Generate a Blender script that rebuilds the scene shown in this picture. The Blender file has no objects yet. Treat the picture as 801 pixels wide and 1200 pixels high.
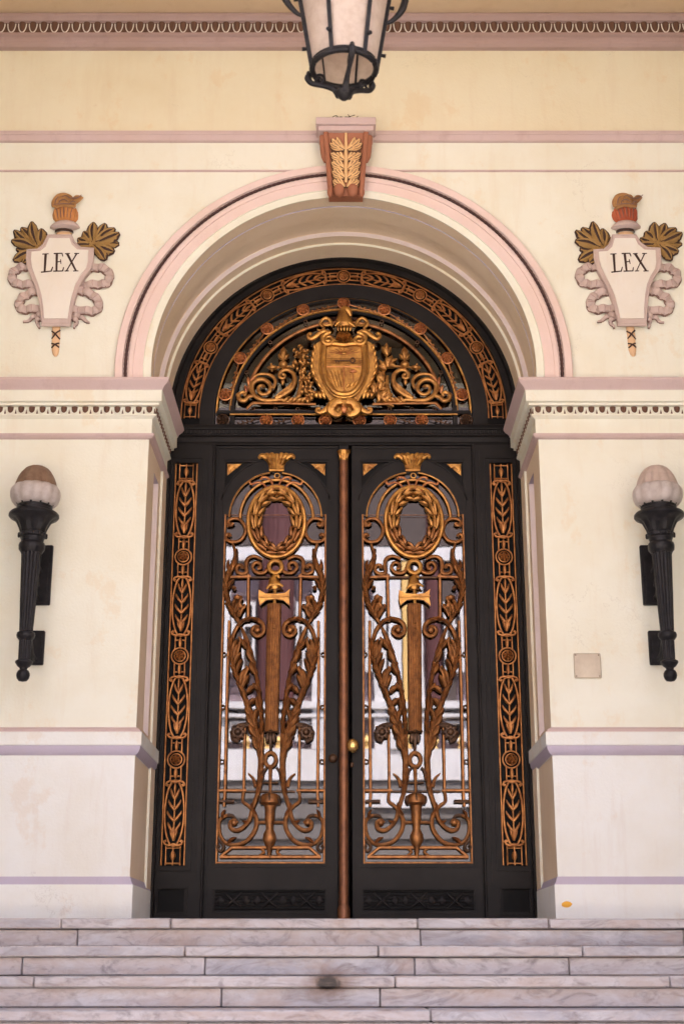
import bpy, bmesh, math, random
from mathutils import Vector, Matrix
from mathutils.geometry import tessellate_polygon
random.seed(7)
R = math.radians
SC = bpy.context.scene
COL = SC.collection

# ------------------------------------------------------------------ survey of the facade
FPX, CX, TILT, DIST, EYE = 1667.0, 402.5, R(17.6), 8.66, -0.256
CT, ST = math.cos(TILT), math.sin(TILT)
YD = 0.85                      # plane of the doors
FLOOR = -0.02
def at(px, py, y=0.0):
    v = 600 - py
    t = (DIST + y) / (FPX * CT - v * ST)
    return (px - CX) * t, EYE + t * (FPX * ST + v * CT)
def scale_at(py, y):
    return (DIST + y) / (FPX * CT - (600 - py) * ST)

# ------------------------------------------------------------------ materials
MATS = {}
def nodes_of(name):
    m = bpy.data.materials.new(name); m.use_nodes = True
    nt = m.node_tree
    b = nt.nodes['Principled BSDF']
    MATS[name] = m
    return m, nt, b
def N(nt, kind, **kw):
    n = nt.nodes.new(kind)
    for k, v in kw.items():
        if k in n.inputs: n.inputs[k].default_value = v
        else: setattr(n, k, v)
    return n
def mixcol(nt, fac, a, b, mode='MIX'):
    n = nt.nodes.new('ShaderNodeMix'); n.data_type = 'RGBA'; n.blend_type = mode
    for sock, val in ((n.inputs[0], fac), (n.inputs[6], a), (n.inputs[7], b)):
        if isinstance(val, bpy.types.NodeSocket): nt.links.new(val, sock)
        elif isinstance(val, (int, float)): sock.default_value = val
        else: sock.default_value = (*val, 1)
    return n.outputs[2]
def ramp(nt, src, p0, p1, c0=(0, 0, 0), c1=(1, 1, 1)):
    r = nt.nodes.new('ShaderNodeValToRGB')
    r.color_ramp.elements[0].position = p0; r.color_ramp.elements[1].position = p1
    r.color_ramp.elements[0].color = (*c0, 1); r.color_ramp.elements[1].color = (*c1, 1)
    nt.links.new(src, r.inputs[0]); return r.outputs[0]
def coords(nt, scale=(1, 1, 1)):
    tc = nt.nodes.new('ShaderNodeNewGeometry')
    mp = nt.nodes.new('ShaderNodeMapping'); mp.inputs['Scale'].default_value = scale
    nt.links.new(tc.outputs['Position'], mp.inputs['Vector'])
    return mp.outputs['Vector']
def noise(nt, vec, scale, detail=4, rough=.6):
    n = N(nt, 'ShaderNodeTexNoise', Scale=scale, Detail=detail, Roughness=rough)
    nt.links.new(vec, n.inputs['Vector']); return n.outputs['Fac']
def bump(nt, b, src, strength, dist=.01):
    bp = N(nt, 'ShaderNodeBump', Strength=strength, Distance=dist)
    nt.links.new(src, bp.inputs['Height']); nt.links.new(bp.outputs['Normal'], b.inputs['Normal'])

def plaster(name, col, dirt, rough=.75, amt=.5, blot=.55, grain=.25):
    m, nt, b = nodes_of(name)
    v = coords(nt)
    big = noise(nt, v, 1.7, 5, .62)
    vs = coords(nt, (5, 5, .7))
    streak = noise(nt, vs, 1.6, 5, .65)
    fine = noise(nt, v, 60, 3, .6)
    c = mixcol(nt, ramp(nt, big, .42, .78), col, tuple(x * y for x, y in zip(col, (.93, .89, .82))))
    k = N(nt, 'ShaderNodeMath', operation='MULTIPLY'); k.inputs[1].default_value = amt
    nt.links.new(ramp(nt, streak, blot, .84), k.inputs[0])
    c = mixcol(nt, k.outputs[0], c, dirt)
    f2 = N(nt, 'ShaderNodeMath', operation='MULTIPLY'); f2.inputs[1].default_value = .6
    nt.links.new(ramp(nt, noise(nt, v, 9, 6, .75), .66, .8), f2.inputs[0])
    c = mixcol(nt, f2.outputs[0], c, tuple(x * .93 for x in dirt))
    if name in ('cream', 'cream_low', 'yellow'):
        vo = N(nt, 'ShaderNodeTexVoronoi', Scale=1.25); vo.feature = 'DISTANCE_TO_EDGE'
        wv = N(nt, 'ShaderNodeVectorMath', operation='ADD'); nn_ = N(nt, 'ShaderNodeTexNoise', Scale=2.6, Detail=6, Roughness=.7); nt.links.new(v, nn_.inputs['Vector'])
        nt.links.new(v, wv.inputs[0]); nt.links.new(nn_.outputs['Color'], wv.inputs[1]); nt.links.new(wv.outputs[0], vo.inputs['Vector'])
        cr_ = N(nt, 'ShaderNodeMath', operation='MULTIPLY'); nt.links.new(ramp(nt, vo.outputs['Distance'], .0015, .006, (.3, .3, .3), (0, 0, 0)), cr_.inputs[0])
        nt.links.new(ramp(nt, noise(nt, coords(nt, (1.3, 1.3, 1.3)), 1.1, 3), .54, .62), cr_.inputs[1])
        c = mixcol(nt, cr_.outputs[0], c, tuple(x * .45 for x in dirt))
        pt_ = N(nt, 'ShaderNodeMath', operation='MULTIPLY'); pt_.inputs[1].default_value = .30
        nt.links.new(ramp(nt, noise(nt, coords(nt, (1, 1, .8)), 2.9, 7, .7), .57, .63), pt_.inputs[0])
        c = mixcol(nt, pt_.outputs[0], c, (dirt[0] * 1.06, dirt[1] * .98, dirt[2] * .84))
    nt.links.new(c, b.inputs['Base Color'])
    b.inputs['Roughness'].default_value = rough
    mx = N(nt, 'ShaderNodeMath', operation='ADD')
    nt.links.new(fine, mx.inputs[0]); nt.links.new(noise(nt, v, 7, 4), mx.inputs[1])
    bump(nt, b, mx.outputs[0], grain, .006)
    return m
plaster('cream', (.79, .80, .705), (.69, .61, .47))
plaster('cream_low', (.79, .81, .79), (.66, .59, .53), amt=.6)
plaster('yellow', (.76, .71, .54), (.66, .54, .37), amt=.45, blot=.5)
plaster('pink', (.58, .455, .45), (.40, .28, .27), amt=.6)
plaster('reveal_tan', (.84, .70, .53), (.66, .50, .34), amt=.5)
plaster('pink_shaded', (.42, .305, .29), (.30, .20, .18), amt=.6)  # moulding pink darkened: shade at the wall top is put into the colour
plaster('pink_arch', (.76, .61, .58), (.60, .46, .43), amt=.4)
plaster('lilac', (.50, .45, .56), (.36, .31, .36), amt=.5)
plaster('pale_lilac', (.74, .67, .69), (.60, .52, .52), amt=.4)
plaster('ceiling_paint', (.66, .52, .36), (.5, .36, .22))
plaster('brown_paint', (.13, .062, .038), (.05, .028, .02))
plaster('bead_paint', (.06, .025, .022), (.02, .012, .012))
plaster('terracotta', (.37, .145, .08), (.19, .075, .045), amt=.7)
plaster('peach', (.78, .52, .26), (.50, .22, .09), amt=.6, blot=.5)
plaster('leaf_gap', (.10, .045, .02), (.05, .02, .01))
plaster('relief_white', (.78, .75, .69), (.66, .52, .40), amt=.4)
plaster('relief_pink', (.56, .45, .42), (.36, .26, .23), amt=.8, blot=.48)
plaster('relief_line', (.20, .12, .10), (.12, .07, .06), amt=.6)  # brown painted lines on flame, smoke and ribbon edges
plaster('relief_fold', (.44, .31, .29), (.32, .22, .2), amt=.6)
plaster('relief_tan', (.70, .47, .28), (.42, .22, .10), amt=.6)
plaster('relief_oak', (.38, .235, .08), (.16, .085, .03), amt=.7, blot=.48)
plaster('relief_flame', (.58, .27, .09), (.36, .10, .05), amt=.9, blot=.44)
plaster('relief_smoke', (.42, .22, .08), (.17, .07, .03), amt=.9, blot=.42)
plaster('relief_ink', (.045, .02, .014), (.03, .015, .01))

def metal(name, col, dark, metallic, rough, var=.5, bmp=.2, sc=14):
    m, nt, b = nodes_of(name)
    v = coords(nt)
    n1 = noise(nt, v, sc, 5, .65)
    c = mixcol(nt, ramp(nt, n1, .5 - var * .3, .5 + var * .35), dark, col)
    nt.links.new(c, b.inputs['Base Color'])
    b.inputs['Metallic'].default_value = metallic
    rr = N(nt, 'ShaderNodeMapRange'); rr.inputs['To Min'].default_value = rough - .1; rr.inputs['To Max'].default_value = rough + .15
    nt.links.new(noise(nt, v, sc * 2.3, 3), rr.inputs['Value'])
    nt.links.new(rr.outputs['Result'], b.inputs['Roughness'])
    if name.startswith('black'): b.inputs['Specular IOR Level'].default_value = .14
    bump(nt, b, noise(nt, v, sc * 5, 3), bmp, .004)
    return m
metal('gilt', (.72, .38, .095), (.27, .115, .035), .82, .35, var=.6, sc=18)
metal('gilt_dull', (.64, .33, .09), (.22, .09, .03), .75, .38, var=.75, sc=26)
metal('gilt_red', (.66, .28, .10), (.28, .09, .04), .7, .40)
metal('bronze', (.46, .20, .065), (.13, .050, .020), .72, .40, var=.7, sc=20)
metal('grille_gilt', (.58, .26, .085), (.28, .105, .035), .7, .40, sc=20)
metal('old_bronze', (.13, .065, .032), (.05, .028, .018), .5, .45)
metal('post_bronze', (.30, .125, .055), (.12, .048, .028), .5, .42, var=.7, sc=12)
metal('brass', (.85, .58, .22), (.6, .36, .12), .9, .22)
metal('black_paint', (.0185, .0162, .0156), (.0125, .011, .0108), 0, .42, sc=5, bmp=.08)
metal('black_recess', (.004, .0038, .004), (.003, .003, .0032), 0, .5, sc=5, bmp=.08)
metal('black_iron', (.029, .0275, .030), (.016, .0155, .0175), .25, .38, sc=20, bmp=.3)
metal('steel', (.60, .53, .42), (.45, .38, .30), .15, .5, sc=5)
plaster('twig', (.06, .035, .022), (.03, .02, .015))
plaster('yellow_paint', (.80, .42, .05), (.7, .33, .04))
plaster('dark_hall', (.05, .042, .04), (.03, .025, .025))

def frosted(name, col, dark):
    m, nt, b = nodes_of(name)
    v = coords(nt)
    c = mixcol(nt, ramp(nt, noise(nt, v, 18, 5, .7), .42, .75), col, dark)
    nt.links.new(c, b.inputs['Base Color'])
    b.inputs['Roughness'].default_value = .38
    b.inputs['Subsurface Weight'].default_value = .0
    b.inputs['Transmission Weight'].default_value = .0
    tr = N(nt, 'ShaderNodeBsdfTranslucent'); nt.links.new(c, tr.inputs['Color'])
    mx = N(nt, 'ShaderNodeMixShader'); mx.inputs[0].default_value = .45
    out = nt.nodes['Material Output']
    nt.links.new(b.outputs[0], mx.inputs[1]); nt.links.new(tr.outputs[0], mx.inputs[2])
    nt.links.new(mx.outputs[0], out.inputs['Surface'])
    return m
frosted('globe_glass', (.78, .72, .70), (.58, .50, .47))
frosted('globe_dusty', (.36, .24, .17), (.22, .13, .085))
frosted('globe_cap_clean', (.74, .63, .58), (.58, .47, .42))
frosted('lantern_glass', (.72, .62, .55), (.58, .47, .40))

def window_glass():
    m, nt, b = nodes_of('door_glass')
    nt.nodes.remove(b)
    g = N(nt, 'ShaderNodeBsdfGlossy', Roughness=.012); g.inputs['Color'].default_value = (.95, .93, .95, 1)
    t = N(nt, 'ShaderNodeBsdfTransparent'); t.inputs['Color'].default_value = (.45, .42, .42, 1)
    v = coords(nt)
    bp = N(nt, 'ShaderNodeBump', Strength=.006, Distance=.02)
    nt.links.new(noise(nt, v, 3.2, 2, .5), bp.inputs['Height']); nt.links.new(bp.outputs[0], g.inputs['Normal'])
    fr = N(nt, 'ShaderNodeFresnel', IOR=2.0)
    mx = N(nt, 'ShaderNodeMixShader')
    nt.links.new(fr.outputs[0], mx.inputs[0]); nt.links.new(t.outputs[0], mx.inputs[1]); nt.links.new(g.outputs[0], mx.inputs[2])
    nt.links.new(mx.outputs[0], nt.nodes['Material Output'].inputs['Surface'])
window_glass()

def marble():
    m, nt, b = nodes_of('marble')
    geo = nt.nodes.new('ShaderNodeNewGeometry')
    rnd = geo.outputs['Random Per Island']
    v = coords(nt, (1, 1, 2.2))
    off = N(nt, 'ShaderNodeVectorMath', operation='SCALE')
    cmb = N(nt, 'ShaderNodeCombineXYZ')
    for i in range(3): nt.links.new(rnd, cmb.inputs[i])
    nt.links.new(cmb.outputs[0], off.inputs[0]); off.inputs['Scale'].default_value = 37.
    ad = N(nt, 'ShaderNodeVectorMath', operation='ADD'); nt.links.new(v, ad.inputs[0]); nt.links.new(off.outputs[0], ad.inputs[1])
    vv = ad.outputs[0]
    tone = ramp(nt, rnd, 0, 1, (.36, .35, .385), (.54, .46, .43))
    n1 = N(nt, 'ShaderNodeTexNoise', Scale=2.6, Detail=7, Roughness=.7, Distortion=1.6); nt.links.new(vv, n1.inputs['Vector'])
    c = mixcol(nt, ramp(nt, n1.outputs['Fac'], .38, .68), tone, (.56, .55, .565))
    n2 = N(nt, 'ShaderNodeTexNoise', Scale=3.5, Detail=9, Roughness=.72, Distortion=2.4); nt.links.new(vv, n2.inputs['Vector'])
    c = mixcol(nt, ramp(nt, n2.outputs['Fac'], .50, .66), c, (.27, .24, .245))
    n3 = N(nt, 'ShaderNodeTexNoise', Scale=2.2, Detail=6, Roughness=.7); nt.links.new(vv, n3.inputs['Vector'])
    w = N(nt, 'ShaderNodeMath', operation='MULTIPLY'); w.inputs[1].default_value = .55
    nt.links.new(ramp(nt, n3.outputs['Fac'], .50, .66), w.inputs[0])
    c = mixcol(nt, w.outputs[0], c, (.44, .32, .25))
    # a burnt brown stain on the third riser
    p = coords(nt)
    d = N(nt, 'ShaderNodeVectorMath', operation='DISTANCE'); nt.links.new(coords(nt, (1, .3, 1.35)), d.inputs[0])
    d.inputs[1].default_value = (-.075, -1.21 * .3, -.345 * 1.35)
    nz = N(nt, 'ShaderNodeMath', operation='MULTIPLY_ADD'); nt.links.new(noise(nt, p, 18, 4), nz.inputs[0]); nz.inputs[1].default_value = .10
    nt.links.new(d.outputs['Value'], nz.inputs[2])
    st = ramp(nt, nz.outputs[0], .10, .21, (.75, .75, .75), (0, 0, 0))
    c = mixcol(nt, st, c, (.15, .075, .035))
    d2 = N(nt, 'ShaderNodeVectorMath', operation='DISTANCE'); nt.links.new(coords(nt, (1, .3, 1.6)), d2.inputs[0])
    d2.inputs[1].default_value = (-.075, -1.2 * .3, -.352 * 1.6)
    nz2 = N(nt, 'ShaderNodeMath', operation='MULTIPLY_ADD'); nt.links.new(noise(nt, p, 25, 3), nz2.inputs[0]); nz2.inputs[1].default_value = .05
    nt.links.new(d2.outputs['Value'], nz2.inputs[2])
    c = mixcol(nt, ramp(nt, nz2.outputs[0], .072, .092, (.95, .95, .95), (0, 0, 0)), c, (.025, .018, .015))
    # grime along the slab edges and nosings
    gm = N(nt, 'ShaderNodeMath', operation='MULTIPLY'); gm.inputs[1].default_value = .35
    nt.links.new(ramp(nt, noise(nt, coords(nt, (1.5, 1, 9)), 3.0, 6, .7), .52, .70), gm.inputs[0])
    c = mixcol(nt, gm.outputs[0], c, (.33, .24, .19))
    nt.links.new(c, b.inputs['Base Color'])
    b.inputs['Roughness'].default_value = .5
    bump(nt, b, n2.outputs['Fac'], .35, .01)
marble()
def ground_mat():
    m, nt, b = nodes_of('paving')
    v = coords(nt)
    br = N(nt, 'ShaderNodeTexBrick', Scale=1.0); nt.links.new(v, br.inputs['Vector'])
    br.inputs['Color1'].default_value = (.42, .35, .27, 1); br.inputs['Color2'].default_value = (.38, .31, .23, 1); br.inputs['Mortar'].default_value = (.14, .12, .11, 1)
    c = mixcol(nt, .35, br.outputs['Color'], (.40, .33, .25))
    nt.links.new(c, b.inputs['Base Color']); b.inputs['Roughness'].default_value = .8
ground_mat()
plaster('asphalt', (.06, .058, .056), (.04, .04, .04))
plaster('street_white', (.68, .66, .67), (.45, .42, .42), amt=.8, blot=.45)
plaster('street_yellow', (.72, .47, .17), (.6, .36, .12))
plaster('street_maroon', (.10, .030, .030), (.06, .02, .02))
plaster('street_grey', (.17, .15, .14), (.12, .1, .1))
plaster('street_lilac', (.36, .27, .29), (.28, .2, .22))
plaster('street_dark', (.075, .052, .045), (.05, .035, .03))

# ------------------------------------------------------------------ mesh builder
class MB:
    def __init__(s): s.v = []; s.f = []; s.m = []; s.mats = []
    def mi(s, mat):
        if mat not in s.mats: s.mats.append(mat)
        return s.mats.index(mat)
    def add(s, vs, fs, mat):
        o = len(s.v); s.v += [tuple(p) for p in vs]; k = s.mi(mat)
        for f in fs: s.f.append([i + o for i in f]); s.m.append(k)
    def box(s, x0, x1, y0, y1, z0, z1, mat, ch=0):
        if ch:
            x = sorted((x0, x1)); y = sorted((y0, y1)); z = sorted((z0, z1))
            pts = []
            bm = bmesh.new(); bmesh.ops.create_cube(bm, size=1)
            for q in bm.verts:
                q.co = Vector(((x[0] + x[1]) / 2 + q.co.x * (x[1] - x[0]), (y[0] + y[1]) / 2 + q.co.y * (y[1] - y[0]), (z[0] + z[1]) / 2 + q.co.z * (z[1] - z[0])))
            bmesh.ops.bevel(bm, geom=bm.edges[:], offset=ch, segments=1, affect='EDGES')
            bm.verts.index_update()
            s.add([q.co[:] for q in bm.verts], [[w.index for w in f.verts] for f in bm.faces], mat); bm.free(); return
        vs = [(x, y, z) for x in (x0, x1) for y in (y0, y1) for z in (z0, z1)]
        s.add(vs, [(0, 1, 3, 2), (4, 6, 7, 5), (0, 4, 5, 1), (2, 3, 7, 6), (0, 2, 6, 4), (1, 5, 7, 3)], mat)
    def plate(s, outer, holes, y0, y1, mat, side=None, back=True):
        """polygon in x,z (with holes) standing between y0 (front) and y1 (back)"""
        loops = [outer] + list(holes)
        flat = [p for l in loops for p in l]
        tris = tessellate_polygon([[Vector((p[0], p[1], 0)) for p in l] for l in loops])
        n = len(flat)
        vs = [(p[0], y0, p[1]) for p in flat] + [(p[0], y1, p[1]) for p in flat]
        s.add(vs, [tuple(t) for t in tris] + ([tuple(i + n for i in reversed(t)) for t in tris] if back else []), mat)
        fs = []; o = 0
        for l in loops:
            k = len(l)
            for i in range(k):
                a, b = o + i, o + (i + 1) % k
                fs.append((a, b, b + n, a + n))
            o += k
        s.add(vs, fs, side or mat)
    def tube(s, pts, rad, mat, n=7, closed=False, flat=1.0, square=False, cap=True):
        pts = [Vector(p) for p in pts]; k = len(pts)
        if not isinstance(rad, (list, tuple)): rad = [rad] * k
        if len(rad) != k: # resample radii
            rr = []
            for i in range(k):
                t = i / (k - 1) * (len(rad) - 1); j = min(int(t), len(rad) - 2)
                rr.append(rad[j] + (rad[j + 1] - rad[j]) * (t - j))
            rad = rr
        if square: n = 4
        vs = []
        for i, p in enumerate(pts):
            if closed: T = pts[(i + 1) % k] - pts[i - 1]
            else: T = pts[min(i + 1, k - 1)] - pts[max(i - 1, 0)]
            if T.length < 1e-9: T = Vector((0, 0, 1))
            T.normalize()
            ref = Vector((0, 1, 0)) if abs(T.y) < .9 else Vector((0, 0, 1))
            B = (ref - T * ref.dot(T)).normalized(); Nn = T.cross(B)
            for j in range(n):
                a = 2 * math.pi * (j + (.5 if square else 0)) / n
                q = 1.3 if square else 1
                vs.append(p + (Nn * math.cos(a) + B * math.sin(a) * flat) * rad[i] * q)
        fs = []
        for i in range(k if closed else k - 1):
            for j in range(n):
                a = i * n + j; b = i * n + (j + 1) % n; i2 = (i + 1) % k
                fs.append((a, b, i2 * n + (j + 1) % n, i2 * n + j))
        if not closed and cap:
            fs.append(tuple(range(n))); fs.append(tuple((k - 1) * n + j for j in reversed(range(n))))
        s.add(vs, fs, mat)
    def lathe(s, prof, mat, c=(0, 0), n=24, mod=None, caps=True):
        vs = []; fs = []
        for i, (r, z) in enumerate(prof):
            for j in range(n):
                a = 2 * math.pi * j / n
                q = r * (mod(a, z) if mod else 1)
                vs.append((c[0] + q * math.cos(a), c[1] + q * math.sin(a), z))
        for i in range(len(prof) - 1):
            for j in range(n):
                fs.append((i * n + j, i * n + (j + 1) % n, (i + 1) * n + (j + 1) % n, (i + 1) * n + j))
        if caps:
            fs.append(tuple(reversed(range(n)))); fs.append(tuple((len(prof) - 1) * n + j for j in range(n)))
        s.add(vs, fs, mat)
    def blob(s, c, r, mat, n=10, m=7):
        vs = [(c[0], c[1], c[2] + r[2])]
        for i in range(1, m):
            th = math.pi * i / m
            for j in range(n):
                a = 2 * math.pi * j / n
                vs.append((c[0] + r[0] * math.sin(th) * math.cos(a), c[1] + r[1] * math.sin(th) * math.sin(a), c[2] + r[2] * math.cos(th)))
        vs.append((c[0], c[1], c[2] - r[2])); L = len(vs) - 1
        fs = [(0, 1 + j, 1 + (j + 1) % n) for j in range(n)]
        for i in range(m - 2):
            for j in range(n):
                a = 1 + i * n + j; b = 1 + i * n + (j + 1) % n
                fs.append((a, a + n, b + n, b))
        o = 1 + (m - 2) * n
        fs += [(o + j, L, o + (j + 1) % n) for j in range(n)]
        s.add(vs, fs, mat)
    def petal(s, a, b, w, h, y, mat, tip=.0, rib=.35, bend=0.0, lift=0.0, blunt=0):
        """leaf lying in the x,z plane from a to b, bulging h towards the viewer from plane y"""
        a = Vector(a); b = Vector(b); d = b - a; L = d.length
        if L < 1e-6: return
        d /= L; p = Vector((-d.y, d.x))
        vs = []; fs = []; nu, nv = 7, 5
        for i in range(nu):
            u = i / (nu - 1)
            ww = w * (math.sin(math.pi * (u * (.80 if blunt else .88) + .08)) ** .75) * (1 if u < .97 else (.62 if blunt else .25))
            if i == 0: ww = w * .35
            c = a + d * L * u + p * bend * L * math.sin(math.pi * u)
            hh = h * (.35 + .65 * math.sin(math.pi * min(1, u * 1.05 + .0))) + lift * u * u
            for j in range(nv):
                q = (j / (nv - 1)) * 2 - 1
                prof = (1 - q * q) * (1 - rib * (1 if j == 2 else 0))
                c2 = c + p * ww * q
                vs.append((c2.x, y - hh * prof - (lift * u * u if j in (0, nv - 1) else 0), c2.y))
        for i in range(nu - 1):
            for j in range(nv - 1):
                k = i * nv + j; fs.append((k, k + 1, k + nv + 1, k + nv))
        o = len(vs)  # closed flat back
        for i in range(nu):
            for j in (0, nv - 1):
                v = vs[i * nv + j]; vs.append((v[0], y + .004, v[2]))
        for i in range(nu - 1):
            fs.append((i * nv, (i + 1) * nv, o + 2 * (i + 1), o + 2 * i))
            fs.append((i * nv + nv - 1, o + 2 * i + 1, o + 2 * (i + 1) + 1, (i + 1) * nv + nv - 1))
            fs.append((o + 2 * i, o + 2 * i + 2, o + 2 * i + 3, o + 2 * i + 1))
        s.add(vs, fs, mat)
    def sweep(s, path, prof, mats):
        """moulding: prof of (projection, z) run along a horizontal path of (x, y, nx, ny) stations"""
        k = len(prof); vs = []
        for (x, y, nx, ny) in path:
            for (p, z) in prof: vs.append((x + nx * p, y + ny * p, z))
        for j in range(k - 1):
            s.add([], [], mats[j])
            fs = []
            for i in range(len(path) - 1):
                fs.append((i * k + j, (i + 1) * k + j, (i + 1) * k + j + 1, i * k + j + 1))
            s.add(vs, fs, mats[j])
    def arc(s, prof, z0, mats, a0=0, a1=math.pi, n=72, x0=0):
        """prof of (radius, y) swept round an arch"""
        k = len(prof); vs = []
        for i in range(n + 1):
            a = a0 + (a1 - a0) * i / n
            for (r, y) in prof: vs.append((x0 + r * math.cos(a), y, z0 + r * math.sin(a)))
        for j in range(k - 1):
            s.add(vs, [(i * k + j, (i + 1) * k + j, (i + 1) * k + j + 1, i * k + j + 1) for i in range(n)], mats[j])
    def build(s, name, parent=None, org=None, sharp=38):
        org = Vector(org) if org is not None else (parent.get('_o') and Vector(parent['_o'])) if parent is not None else None
        o = org or Vector((0, 0, 0))
        me = bpy.data.meshes.new(name)
        # drop unused verts left by multi-material sweeps
        used = sorted({i for f in s.f for i in f}); mp = {u: i for i, u in enumerate(used)}
        me.from_pydata([(s.v[u][0] - o.x, s.v[u][1] - o.y, s.v[u][2] - o.z) for u in used], [], [[mp[i] for i in f] for f in s.f])
        for m in s.mats: me.materials.append(MATS[m])
        me.polygons.foreach_set('material_index', s.m)
        bm = bmesh.new(); bm.from_mesh(me)
        bmesh.ops.remove_doubles(bm, verts=bm.verts, dist=1e-6)
        bmesh.ops.recalc_face_normals(bm, faces=bm.faces)
        bm.to_mesh(me); bm.free()
        me.polygons.foreach_set('use_smooth', [True] * len(me.polygons))
        me.set_sharp_from_angle(angle=R(sharp))
        me.update()
        ob = bpy.data.objects.new(name, me); COL.objects.link(ob)
        if parent is not None:
            ob.parent = parent
            ob['_o'] = parent.get('_o', (0, 0, 0))
        else: ob.location = o
        return ob

def thing(name, label, cat, loc=(0, 0, 0), group=None):
    o = bpy.data.objects.new(name, None); COL.objects.link(o)
    o.location = loc; o['label'] = label; o['category'] = cat; o['_o'] = tuple(float(c) for c in loc)
    o.empty_display_size = .1
    if group: o['group'] = group
    return o
def kids(o): return [c for c in bpy.data.objects if c.parent == o]
def dup(o, parent=None):
    c = o.copy(); COL.objects.link(c)
    if parent is not None: c.parent = parent
    for ch in kids(o): dup(ch, c)
    return c
def cr(pts, k=6, closed=False):
    P = [Vector(p) for p in pts]; n = len(P); out = []
    rng = range(n) if closed else range(n - 1)
    for i in rng:
        if closed: a, b, c, d = P[i - 1], P[i], P[(i + 1) % n], P[(i + 2) % n]
        else: a, b, c, d = P[max(i - 1, 0)], P[i], P[i + 1], P[min(i + 2, n - 1)]
        for j in range(k):
            t = j / k
            out.append(.5 * ((2 * b) + (c - a) * t + (2 * a - 5 * b + 4 * c - d) * t * t + (3 * b - a - 3 * c + d) * t ** 3))
    if not closed: out.append(P[-1])
    return out
def spiral(cx, cz, r0, r1, a0, turns, n=28):
    return [(cx + (r0 + (r1 - r0) * i / n) * math.cos(a0 + turns * 2 * math.pi * i / n), cz + (r0 + (r1 - r0) * i / n) * math.sin(a0 + turns * 2 * math.pi * i / n)) for i in range(n + 1)]
def xyz(pts, y): return [(p[0], y, p[1]) for p in pts]

# ------------------------------------------------------------------ the facade
Z0, RO = 3.485, 1.265         # arch centre height, opening radius
AX = 1.262                    # half width of the opening
FAR = 7.5
ZTOP = 6.15
facade = thing('facade', 'cream plaster courthouse facade with pink mouldings and an arched doorway', 'building', (0, 0, FLOOR))
def arch_pts(r, z0=Z0, n=64, a0=0, a1=math.pi): return [(r * math.cos(a0 + (a1 - a0) * i / n), z0 + r * math.sin(a0 + (a1 - a0) * i / n)) for i in range(n + 1)]
ZS = 3.34                     # top of the piers, hidden behind the imposts
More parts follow.
